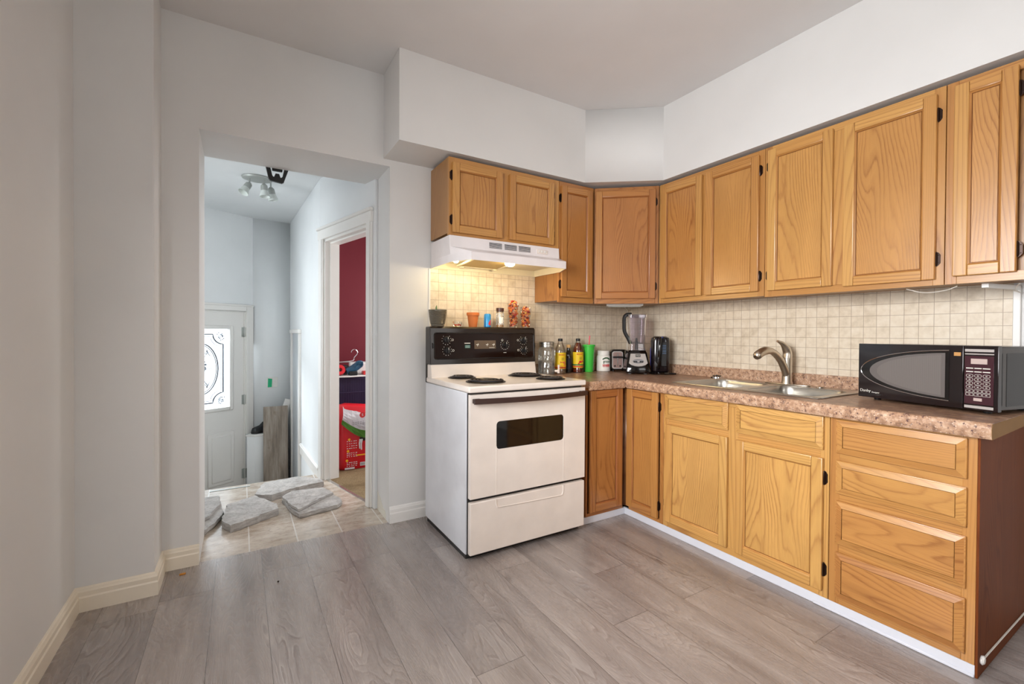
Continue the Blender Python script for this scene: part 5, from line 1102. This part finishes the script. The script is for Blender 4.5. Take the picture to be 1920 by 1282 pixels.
for i in range(6): b = MB(KM); b.box(0.012, 0.038, 0.0662, 0.0676, 0.152 + 0.0115 * i, 0.1548 + 0.0115 * i); b.build('gauge_mark', 'blue_led', wg)
b = MB(KM); b.tube(bez([(0.000, 0.045, 0.262), (-0.004, 0.085, 0.255), (-0.010, 0.100, 0.20), (-0.016, 0.098, 0.13), (-0.018, 0.085, 0.07), (-0.016, 0.062, 0.045)], 30), [0.012] * 31 if False else 0.0115, 10, sq=1.25); b.build('handle', 'black_gloss', t)
b = MB(KM); b.ball((0.006, 0.062, 0.268), 0.011, 0, 2, sc=(1, 1, 0.6)); b.build('lid_button', 'blue_plastic', t)
b = MB(KM); b.box(-0.068, -0.064, -0.02, 0.02, 0.06, 0.19, bev=0.001); b.build('side_strip', 'blue_plastic', t)
b = MB(); b.tube(bez([(-0.055, -0.425, CT + 0.006), (-0.045, -0.405, CT + 0.05), (-0.043, -0.375, CT + 0.10), (-0.04, -0.34, CT + 0.14), (-0.035, -0.30, CT + 0.15)], 24), 0.0032, 7); tag(b.build('power_cord', 'cord_black', loc=(-0.19, -0.38, CT)), 'black cord looping between the blender and the kettle', 'power cord')

# ------------------------------------------------------------------ on top of the stove's back guard
TZ = 1.2066
p = (-1.738, -0.112, TZ)
t = thing('plant_pot', 'grey ribbed ceramic pot with a small succulent on the left end of the stove top', 'plant pot', p)
bottle(t, p, [(0, 0.001), (0.036, 0.0), (0.040, 0.004), (0.041, 0.014), (0.043, 0.016)] + [(0.0445 + 0.0125 * (i / 52) ** 0.7 + 0.0011 * math.sin(i * PI / 2), 0.018 + 0.0015 * i) for i in range(53)] + [(0.057, 0.099), (0.0575, 0.104), (0.0545, 0.104), (0.052, 0.092), (0, 0.090)], 'pot_glaze', 'pot', 32)
b = MB(); b.tube(bez([(p[0] - 0.008, p[1], p[2] + 0.088), (p[0] - 0.009, p[1], p[2] + 0.115), (p[0] - 0.006, p[1], p[2] + 0.133)], 10), [0.0065, 0.0065, 0.0066, 0.006, 0.006, 0.0055, 0.005, 0.004, 0.003, 0.002, 0.001][:11], 8); b.tube([(p[0] + 0.012, p[1], p[2] + 0.09), (p[0] + 0.02, p[1], p[2] + 0.107)], [0.004, 0.001], 6); b.build('succulent', 'plant', t)
p = (-1.606, -0.112, TZ)
t = thing('candle_bowl', 'tiny clear glass bowl with orange petals, between the grey pot and terracotta pot', 'bowl', p)
bottle(t, p, [(0, 0.001), (0.018, 0.0), (0.026, 0.008), (0.032, 0.022), (0.033, 0.036)], 'glass', 'bowl')
b = MB()
for i in range(16): b.ball((p[0] + random.uniform(-0.017, 0.017), p[1] + random.uniform(-0.017, 0.017), p[2] + 0.009 + random.uniform(0, 0.006)), 0.006, 0, 1, jit=0.3, sc=(1, 1, 0.6))
o = b.build('petals', 'petal_red', t); o['kind'] = 'stuff'
p = (-1.495, -0.112, TZ)
b = MB(); b.lathe([(0, 0.001), (0.026, 0.0), (0.027, 0.002), (0.036, 0.074), (0.041, 0.075), (0.0415, 0.093), (0.0395, 0.094), (0.037, 0.092), (0.026, 0.01), (0, 0.009)], p, 32); tag(b.build('flower_pot', 'terracotta', loc=p), 'small empty terracotta flower pot on the stove top', 'flower pot')
p = (-1.389, -0.112, TZ)
t = thing('drink_can', 'small slim blue can with a red print on the stove top', 'can', p)
bottle(t, p, [(0, 0.002), (0.020, 0.0), (0.0235, 0.004), (0.0235, 0.080), (0.020, 0.086), (0.0195, 0.0885), (0.018, 0.087), (0, 0.0865)], 'blue_can', 'can_body')
b = MB(); b.prism([(0.006, 0.018), (0.022, 0.012), (0.022, 0.050), (0.012, 0.036)], 'y', -0.0005, 0.0010, M4=Matrix.Translation((p[0] - 0.012, p[1] - 0.0232, p[2]))); b.build('red_print', 'red_print', t)
p = (-1.294, -0.112, TZ)
t = thing('spice_jar', 'clear spice jar with a brown lid on the stove top', 'jar', p)
bottle(t, p, [(0, 0.001), (0.024, 0.0), (0.0262, 0.003), (0.0262, 0.098), (0.022, 0.104), (0.022, 0.108)], 'glass', 'jar_body'); bottle(t, p, [(0.023, 0.106), (0.0265, 0.107), (0.0265, 0.128), (0.025, 0.130), (0, 0.130)], 'brown_lid', 'lid'); bottle(t, p, [(0, 0.003), (0.0245, 0.003), (0.0245, 0.017), (0, 0.020)], 'tan_print', 'spice'); band(t, p, 0.0263, 0.028, 0.068, 'tub', -PI / 2 - 0.75, -PI / 2 + 0.35)
def potpourri(label, p, r0, r1, h, fill, mound):
    t = thing('potpourri_glass', label, 'glass', p, 'glasses of dried flowers')
    bottle(t, p, [(0, 0.002), (r0 - 0.002, 0.0), (r0, 0.004), (r1, h), (r1 - 0.002, h)], 'glass', 'glass_cup', 32)
    ms = ['petal_orange', 'petal_red', 'petal_pink', 'petal_yellow', 'petal_dark', 'petal_orange']; b = MB(); z = 0.012
    for i in range(150):
        z = 0.012 + (fill + mound - 0.012) * (i / 150); rr = (r0 + (r1 - r0) * z / h - 0.0075) * (1.0 if z < fill else max(0.25, 1 - (z - fill) / (mound + 0.001) * 0.7)); a = random.uniform(0, 2 * PI); q = rr * math.sqrt(random.uniform(0.2, 1))
        b.ball((p[0] + q * math.cos(a), p[1] + q * math.sin(a), p[2] + z), random.uniform(0.007, 0.0105), random.randrange(6), 1, jit=0.30, sc=(1, random.uniform(0.5, 1), random.uniform(0.5, 1)))
    o = b.build('dried_petals', ms, t, flat=True); o['kind'] = 'stuff'
potpourri('taller tapered glass of dried orange flowers on the stove top, left of its pair', (-1.190, -0.112, TZ), 0.028, 0.041, 0.165, 0.150, 0.034)
potpourri('shorter glass of dried orange flowers at the right end of the stove top', (-1.090, -0.112, TZ), 0.030, 0.040, 0.145, 0.110, 0.034)

# ------------------------------------------------------------------ hall things
def slab(label, pts, th, seed, layer=None, z0=0.0):
    rnd = random.Random(seed); n = len(pts); P = []
    for i in range(n):
        a, c_ = Vector(pts[i]), Vector(pts[(i + 1) % n]); k_ = max(2, int((c_ - a).length / 0.022)); nn = Vector((-(c_ - a).y, (c_ - a).x)).normalized()
        for j in range(k_): P.append(a + (c_ - a) * (j / k_) + (nn * rnd.uniform(-0.0055, 0.0055) if j else Vector((0, 0))))
    cx = sum(p.x for p in P) / len(P); cy = sum(p.y for p in P) / len(P); C_ = Vector((cx, cy))
    b = MB(); bf = b.snap(); V = b.bm.verts.new
    def ring(s_, z, jz): return [V((C_.x + (p.x - C_.x) * s_, C_.y + (p.y - C_.y) * s_, z + rnd.uniform(-jz, jz))) for p in P]
    R = [ring(0.975, z0 + 0.0, 0), ring(1.0, z0 + th * 0.35, 0.002), ring(0.99, z0 + th * 0.7, 0.002), ring(0.99, z0 + th, 0.001), ring(0.8, z0 + th, 0.0015), ring(0.55, z0 + th, 0.002), ring(0.28, z0 + th, 0.0015)]
    for A, B in zip(R, R[1:]):
        for i in range(len(P)): b.bm.faces.new((A[i], A[(i + 1) % len(P)], B[(i + 1) % len(P)], B[i]))
    c = V((C_.x, C_.y, z0 + th)); [b.bm.faces.new((R[-1][i], R[-1][(i + 1) % len(P)], c)) for i in range(len(P))]; b.bm.faces.new(R[0][::-1])
    bmesh.ops.recalc_face_normals(b.bm, faces=list(b.bm.faces)); b.fin(bf, 0, 'z', None)
    o = None
    if layer is None:
        o = b.build('flagstone', 'stone', loc=(cx, cy, 0), sharp=24); tag(o, label, 'flagstone', 'flagstones on the hall floor')
    else: o = b.build('upper_layer', 'stone', layer, sharp=24)
    return o
h = 0.045
slab('flat five-sided flagstone in the front middle of the tiled hall floor', [(-2.882, 0.440), (-2.858, 0.715), (-2.699, 0.808), (-2.579, 0.573), (-2.575, 0.470), (-2.835, 0.320)], h, 1, z0=0.0006)
f1 = slab('stepped flagstone cut off by the left side of the hall opening', [(-3.22, 0.34), (-3.25, 0.93), (-2.907, 0.925), (-2.890, 0.72), (-2.872, 0.62), (-2.908, 0.48), (-2.965, 0.345)], 0.030, 2, z0=0.0006)
slab('', [(-3.20, 0.43), (-3.22, 0.90), (-2.91, 0.905), (-2.895, 0.74), (-2.945, 0.52), (-3.0, 0.445)], 0.022, 5, layer=f1, z0=0.031)
slab('long flagstone lying furthest back at the edge of the steps', [(-2.702, 0.833), (-2.655, 1.03), (-2.629, 1.083), (-2.414, 1.115), (-2.262, 0.985), (-2.243, 0.895), (-2.44, 0.850), (-2.60, 0.762), (-2.66, 0.795)], h, 3, z0=0.0006)
f2 = slab('two-layered flagstone nearest the side room doorway', [(-2.543, 0.690), (-2.475, 0.78), (-2.274, 0.755), (-2.200, 0.540), (-2.193, 0.457), (-2.234, 0.393), (-2.47, 0.345), (-2.506, 0.468)], 0.028, 4, z0=0.0006)
slab('', [(-2.540, 0.690), (-2.474, 0.778), (-2.276, 0.752), (-2.225, 0.600), (-2.33, 0.52), (-2.42, 0.425), (-2.47, 0.385), (-2.50, 0.47)], 0.018, 6, layer=f2, z0=0.029)
# spotlight fixture
lc = Vector((-2.668, 1.40, HZ))
t = thing('ceiling_spotlight', 'brushed ceiling light with three frosted spot heads in the hall', 'ceiling light', tuple(lc))
b = MB(); b.lathe([(0.10, -0.001), (0.105, -0.004), (0.100, -0.016), (0.085, -0.021), (0.02, -0.024), (0, -0.024)], tuple(lc), 36, sx=1.05, sy=0.85); b.build('canopy', 'satin_nickel', t)
for hx, hy, tl, th_ in ((-0.055, -0.02, 0.55, -2.6), (0.045, -0.045, 0.12, -1.2), (0.095, 0.02, 0.22, 0.3)):
    q = lc + Vector((hx, hy, -0.022)); HM = Matrix.Translation(q + Vector((0, 0, -0.040))) @ Matrix.Rotation(th_, 4, 'Z') @ Matrix.Rotation(-tl, 4, 'Y')
    b = MB(); b.tube([q, q + Vector((0, 0, -0.042))], 0.006, 8); st = b.build('stem', 'satin_nickel', t)
    b = MB(HM); b.lathe([(0, 0.008), (0.012, 0.006), (0.024, -0.008), (0.026, -0.03), (0.026, -0.056), (0, -0.056)], seg=20); b.build('spot_cup', 'satin_nickel', st)
    b = MB(HM); b.lathe([(0.0262, -0.050), (0.028, -0.06), (0.038, -0.094), (0.0385, -0.098), (0.036, -0.097), (0.026, -0.062), (0, -0.060)], seg=24); b.build('spot_shade', 'frost_shade', st)
# black bracket hooked behind the header
t = thing('wall_bracket', 'black plastic bracket hanging from the top of the hall opening', 'bracket', (-2.588, 0.425, 2.178))
b = MB(); y0, y1 = 0.4125, 0.438
b.prism([(-2.658, 2.215), (-2.634, 2.215), (-2.616, 2.135), (-2.610, 2.128), (-2.606, 2.128), (-2.598, 2.150), (-2.578, 2.150), (-2.571, 2.128), (-2.566, 2.128), (-2.560, 2.135), (-2.546, 2.205), (-2.519, 2.205), (-2.552, 2.102), (-2.562, 2.095), (-2.626, 2.103), (-2.636, 2.112)], 'y', y0, y1, bev=0.003); b.build('hook_plate', 'black', t)
b = MB(); b.box(-2.617, -2.560, 0.4125, 0.43, 2.165, 2.21, bev=0.003); b.build('latch', 'black', t)
# ledge, shoe, boards by the entry
b = MB(); b.prism([(-2.725, 2.70), (-2.655, 2.66), (-2.46, 2.68), (-2.46, 2.885), (-2.665, 2.875)], 'z', -0.5995, 0.082, bev=0.003); struct(b.build('trim_ledge', 'hall'), 'low white boxed ledge beside the entry door', 'ledge')
b = MB(); b.prism([(-2.735, 2.70), (-2.658, 2.652), (-2.45, 2.67), (-2.45, 2.888), (-2.665, 2.878)], 'z', 0.0825, 0.094, bev=0.003); struct(b.build('trim_ledge_cap', 'trim'), 'white cap of the low ledge', 'ledge')
p = Vector((-2.590, 2.775, 0.0945)); t = thing('shoe', 'black shoe on the white ledge beside the entry door', 'shoe', tuple(p))
b = MB(frame(tuple(p), (0.95, 0.3), (-0.3, 0.95)))
loft(b, [[(q[0] * 1.0 + ox, q[1], z) for q in rrect(-lx, lx, -0.04, 0.04, 0.038, 5)] for lx, ox, z in ((0.10, 0, 0.0), (0.102, 0, 0.012), (0.098, 0, 0.03))], True, True); b.build('sole', 'black', t)
b = MB(frame(tuple(p), (0.95, 0.3), (-0.3, 0.95)))
loft(b, [[(q[0] + ox, q[1], z) for q in rrect(-lx, lx, -w, w, w * 0.95, 5)] for lx, ox, z, w in ((0.098, 0, 0.0305, 0.038), (0.092, 0.004, 0.055, 0.036), (0.058, 0.038, 0.078, 0.032), (0.042, 0.052, 0.110, 0.030))], True, True); b.build('upper', 'shoe', t)
b = MB(Matrix.Translation((-2.4625, 2.585, -0.5993)) @ Matrix.Rotation(-0.065, 4, 'X')); b.box(-0.116, 0.116, -0.010, 0.010, 0, 0.985, bev=0.002)
tag(b.build('plank', 'board', loc=(-2.4625, 2.585, -0.5993)), 'weathered grey plank leaning upright beside the entry door', 'plank')
b = MB(Matrix.Translation((-2.440, 2.775, 0.0948)) @ Matrix.Rotation(0.30, 4, 'Y')); b.box(-0.028, 0.032, -0.009, 0.009, 0.012, 0.355, bev=0.002); tag(b.build('offcut', 'trim', loc=(-2.44, 2.775, 0.09)), 'white trim offcut showing above the leaning plank, left of two', 'offcut', 'white offcuts behind the plank')
b = MB(Matrix.Translation((-2.385, 2.805, 0.0948)) @ Matrix.Rotation(0.16, 4, 'Y')); b.box(-0.028, 0.032, -0.009, 0.009, 0.012, 0.325, bev=0.002); tag(b.build('offcut', 'trim', loc=(-2.385, 2.805, 0.09)), 'white trim offcut showing above the leaning plank, right of two', 'offcut', 'white offcuts behind the plank')
# light switch with green tape, on the far wall
SM = frame((-2.482, 2.9069, 0.615), (0.994, 0.106), (0.106, -0.994))
t = thing('light_switch', 'white double light switch half covered with green tape', 'light switch', (-2.482, 2.9069, 0.615))
b = MB(SM); b.box(-0.056, 0.056, 0.0005, 0.006, -0.056, 0.056, bev=0.002); b.build('cover_plate', 'white_plastic', t)
for u in (-0.023, 0.023): b = MB(SM); b.box(u - 0.005, u + 0.005, 0.005, 0.012, -0.010, 0.012, bev=0.001); b.build('toggle', 'white_plastic', t)
b = MB(SM); b.prism([(-0.045, -0.052), (-0.006, -0.050), (-0.002, 0.040), (-0.042, 0.046)], 'y', 0.0125, 0.0138); b.build('tape', 'tape', t)
# floor register slot
b = MB(); b.box(-2.976, -2.722, 1.192, 1.214, -0.0006, 0.0022, bev=0.0008); t_ = tag(b.build('stair_nosing', 'satin_nickel', loc=(-2.85, 1.20, 0)), 'thin metal strip at the edge of the tiled hall floor', 'metal strip')
# crumbs on the floor
b = MB(); b.box(-3.035, -3.010, -0.093, -0.082, 0.0004, 0.006, bev=0.001); tag(b.build('wood_chip', 'chip', loc=(-3.02, -0.09, 0)), 'small orange wood chip on the floor by the baseboard', 'chip')
b = MB(); b.ball((-2.634, -0.395, 0.0048), 0.0045, 0, 1, jit=0.15); tag(b.build('crumb', 'bronze', loc=(-2.634, -0.395, 0)), 'brown crumb on the floor in front of the tiled hall', 'crumb')

# ------------------------------------------------------------------ seen through the doorway: crate, tools, dog food
t = thing('wire_crate', 'dark purple wire crate against the burgundy wall', 'crate', (-1.75, 1.75, 0))
b = MB(); cx0, cx1, cy0, cy1, cz = -2.06, -1.35, 1.56, 1.96, 0.745
for z in (0.03, 0.26, 0.50, 0.62, cz): b.tube([(cx0, cy0, z), (cx1, cy0, z), (cx1, cy1, z), (cx0, cy1, z)], 0.004, 6, 0, True)
n_ = 34
for i in range(n_ + 1): x = cx0 + (cx1 - cx0) * i / n_; b.tube([(x, cy0, 0.005), (x, cy0, cz)], 0.0022, 5)
for i in range(14): y = cy0 + (cy1 - cy0) * i / 13; b.tube([(cx0, y, 0.005), (cx0, y, cz)], 0.0022, 5)
b.build('wire_panels', 'purple', t)
b = MB(); b.box(cx0, cx1, cy0 - 0.004, cy1, cz + 0.006, cz + 0.016, bev=0.003); b.build('top_sheet', 'purple', t)
b = MB(); b.box(cx0 + 0.01, cx1 - 0.01, cy0 + 0.02, cy1, 0.0, cz); b.build('cover', 'purple', t)
zt = cz + 0.0168
b = MB(); b.prism([(-2.04, 1.545), (-1.93, 1.53), (-1.72, 1.56), (-1.72, 1.75), (-2.02, 1.78)], 'z', zt, zt + 0.012, bev=0.002); tag(b.build('folder', 'white_plastic', loc=(-1.9, 1.6, zt)), 'white folder lying flat on top of the purple crate', 'folder')
p = Vector((-1.885, 1.60, zt + 0.0128)); t = thing('cordless_tool', 'dark teal cordless power tool on the purple crate', 'power tool', tuple(p))
b = MB(); b.tube(bez([p + Vector((-0.06, 0, 0.035)), p + Vector((-0.01, 0, 0.055)), p + Vector((0.04, 0.01, 0.085)), p + Vector((0.075, 0.01, 0.10))], 14), [0.030, 0.031, 0.033, 0.034, 0.035, 0.036, 0.037, 0.037, 0.036, 0.034, 0.032, 0.03, 0.028, 0.026, 0.02][:13], 12); b.build('motor_housing', 'teal_tool', t)
b = MB(); b.box(p.x - 0.045, p.x + 0.03, p.y - 0.045, p.y + 0.03, p.z, p.z + 0.04, bev=0.008, seg=2); b.build('battery', 'black', t)
b = MB(); b.tube(bez([p + Vector((0.005, -0.03, 0.07)), p + Vector((0.02, -0.045, 0.12)), p + Vector((0.065, -0.04, 0.125)), p + Vector((0.075, -0.025, 0.09))], 14), 0.010, 8); b.build('handle', 'teal_tool', t)
p = Vector((-2.005, 1.60, zt + 0.0128)); b = MB(Matrix.Translation(p + Vector((0, 0, 0.050))) @ Matrix.Rotation(1.25, 4, 'X')); b.lathe([(0.018, -0.022), (0.044, -0.022), (0.046, -0.018), (0.046, 0.018), (0.044, 0.022), (0.018, 0.022), (0.018, -0.022)], seg=28); tag(b.build('tape_roll', 'bag_red', loc=tuple(p)), 'red roll of tape standing on the purple crate', 'tape roll')
p = Vector((-1.84, 1.66, zt + 0.0128)); b = MB(); b.box(-1.90, -1.70, 1.665, 1.74, p.z, p.z + 0.11, bev=0.008, seg=2); tag(b.build('storage_box', 'white_plastic', loc=tuple(p)), 'pale box behind the teal tool on the crate', 'box')
b = MB(); b.box(-1.80, -1.71, 1.58, 1.655, p.z + 0.0, p.z + 0.035, bev=0.006); tag(b.build('storage_box', 'red_print', loc=(-1.75, 1.6, p.z)), 'small red box at the right on the crate', 'box')
b = MB(); q = Vector((-1.855, 1.70, p.z + 0.1105)); b.tube(bez([q + Vector((-0.16, 0, 0.006)), q + Vector((-0.02, 0, 0.018)), q + Vector((0.0, 0, 0.05)), q + Vector((0.028, 0, 0.085)), q + Vector((0.022, 0, 0.112)), q + Vector((0.0, 0, 0.125)), q + Vector((-0.022, 0, 0.114)), q + Vector((-0.028, 0, 0.096))], 60), 0.0035, 6); b.tube([q + Vector((-0.16, 0, 0.006)), q + Vector((0.15, 0, 0.006))], 0.004, 6); tag(b.build('coat_hanger', 'chrome', loc=tuple(q)), 'wire coat hanger on top of the crate pile', 'coat hanger')
b = MB(); b.tube(bez([(-2.03, 1.700, zt + 0.030), (-1.98, 1.720, zt + 0.060), (-1.93, 1.705, zt + 0.075), (-1.91, 1.72, zt + 0.03)], 16), 0.028, 10)
b.box(-2.04, -1.92, 1.675, 1.75, zt + 0.0125, zt + 0.03, bev=0.008); tag(b.build('cloth_bundle', 'shoe', loc=(-1.97, 1.71, zt + 0.0128)), 'dark bundled cloth behind the red tape roll on the purple crate', 'cloth')
# dog food bag
bx0, bx1, by0, by1 = -2.085, -1.70, 1.235, 1.40
t = thing('dog_food_bag', 'red and white dog food bag standing on the tan carpet', 'bag', (-1.9, 1.31, 0))
b = MB(); rnd = random.Random(3)
def bagsec(z, sx_, sy_, ox=0, oy=0, j=0.004, hump=0): 
    out = []
    for q in rrect(bx0, bx1, by0, by1, 0.06, 5):
        x = -1.892 + (q[0] + 1.892) * sx_ + ox + rnd.uniform(-j, j); y = 1.318 + (q[1] - 1.318) * sy_ + oy + rnd.uniform(-j, j); out.append((x, y, z + hump * math.sin((x + 2.1) * 14) + rnd.uniform(-j, j) * 1.2))
    return out
loft(b, [bagsec(0.003, 0.94, 0.9, j=0), bagsec(0.02, 1.0, 1.0), bagsec(0.12, 1.01, 1.06), bagsec(0.25, 0.99, 1.05), bagsec(0.36, 1.0, 0.98), bagsec(0.45, 0.99, 0.9, hump=0.006), bagsec(0.52, 0.97, 0.72, hump=0.012), bagsec(0.545, 0.90, 0.35, hump=0.014)], True, True); b.build('bag_body', 'bag_red', t, sharp=60)
FB = frame((0, 0, 0), (1, 0), (0, -1)); ys = -1.226
def onbag(pts, mat, name, o=0.004, yb=None):
    b = MB(FB); y = (ys if yb is None else yb); b.prism(pts, 'y', y + 0.002, y + o); return b.build(name, mat, t)
# folded white top flap draped over the front
b = MB(); xs = [-2.065 + 0.0365 * i for i in range(11)]; bf = b.snap(); g_ = []
for j in range(9):
    tt = j / 8; row = []
    for i, x in enumerate(xs):
        low = 0.30 + 0.10 * abs((x + 1.86) / 0.2) ** 1.5; z = 0.55 - 0.03 * math.sin((x + 2.06) * 9) - (0.55 - low) * tt; y = 1.29 - 0.085 * math.sin(min(1, tt * 1.6) * PI / 2) + 0.005 * math.sin(i * 1.3 + j); row.append(b.bm.verts.new((x + 0.03 * (1 - tt), y - 0.002 * j, z)))
    g_.append(row)
for j in range(8):
    for i in range(10): f = b.bm.faces.new((g_[j][i], g_[j][i + 1], g_[j + 1][i + 1], g_[j + 1][i])); f.material_index = 0
bmesh.ops.solidify(b.bm, geom=[f for f in b.bm.faces], thickness=0.004)
for f in list(b.bm.faces):
    z = sum(v.co.z for v in f.verts) / len(f.verts); x = sum(v.co.x for v in f.verts) / len(f.verts)
    low = 0.30 + 0.10 * abs((x + 1.86) / 0.2) ** 1.5
    f.material_index = 1 if z < low + 0.045 else 0
fl = b.build('folded_flap', ['bag_white', 'bag_green'], t, sharp=60)
b = MB(); b.lathe([(0, 0), (0.024, 0), (0.024, 0.002), (0, 0.003)], seg=20, M4=Matrix.Translation((-1.893, 1.1985, 0.468)) @ Matrix.Rotation(PI / 2, 4, 'X')); rl = b.build('round_logo', 'red_print', fl)
text_part('logo_letter', 'S', 0.030, txtframe((-1.893, 1.1945, 0.468), (1, 0, 0), (0, -1, 0)), 'bag_white', rl, 0.0006)
b = MB()
for r_ in range(4):
    z = 0.405 - 0.014 * r_
    for i in range(9): b.box(-1.975 + 0.021 * i, -1.975 + 0.021 * i + rnd.uniform(0.006, 0.016), 1.1955, 1.197, z + 0.002 * i, z + 0.002 * i + 0.0035)
b.build('flap_print', 'grey_plastic', fl)
for z in (0.262, 0.165, 0.085):
    b = MB(); b.lathe([(0, 0), (0.011, 0), (0, 0.002)], seg=14, M4=Matrix.Translation((-1.995 - (0.262 - z) * 0.10, 1.2255, z)) @ Matrix.Rotation(PI / 2, 4, 'X')); b.build('bullet_print', 'bag_yellow', t)
b = MB()
for z in (0.245, 0.225, 0.205, 0.185, 0.145, 0.130, 0.115, 0.065, 0.050, 0.035):
    for i in range(5): b.box(-2.015 + 0.018 * i, -2.015 + 0.018 * i + rnd.uniform(0.006, 0.014), 1.2225, 1.2245, z, z + 0.005)
b.build('bag_text', 'bag_white', t)
# dog picture: dark body with pale legs
b = MB(); b.ball((-1.872, 1.226, 0.262), 0.036, 0, 2, sc=(1.15, 0.14, 0.6))
for dx, ln in ((-0.032, 0.085), (-0.020, 0.095), (0.024, 0.095), (0.036, 0.085)): b.tube([(-1.872 + dx, 1.2235, 0.258), (-1.872 + dx * 1.25, 1.2225, 0.262 - ln * 0.5), (-1.872 + dx * 1.15, 1.2225, 0.262 - ln)], [0.009, 0.006, 0.005], 6, 1)
b.build('dog_picture', ['black', 'bag_white'], t)
b = MB(); b.box(-1.94, -1.78, 1.2225, 1.2245, 0.118, 0.128); b.build('yellow_band', 'bag_yellow', t)
b = MB(); b.box(-1.905, -1.862, 1.2255, 1.2275, 0.028, 0.058); bc = b.build('barcode', 'bag_white', t)
b = MB()
for i in range(9): b.box(-1.900 + 0.004 * i, -1.900 + 0.004 * i + (0.0012 if i % 3 else 0.0024), 1.2250, 1.2258, 0.032, 0.054)
b.build('barcode_bars', 'black', bc)
b = MB(); b.box(-2.03, -1.95, 1.2275, 1.2295, 0.010, 0.024); b.build('foot_print', 'bag_white', t)
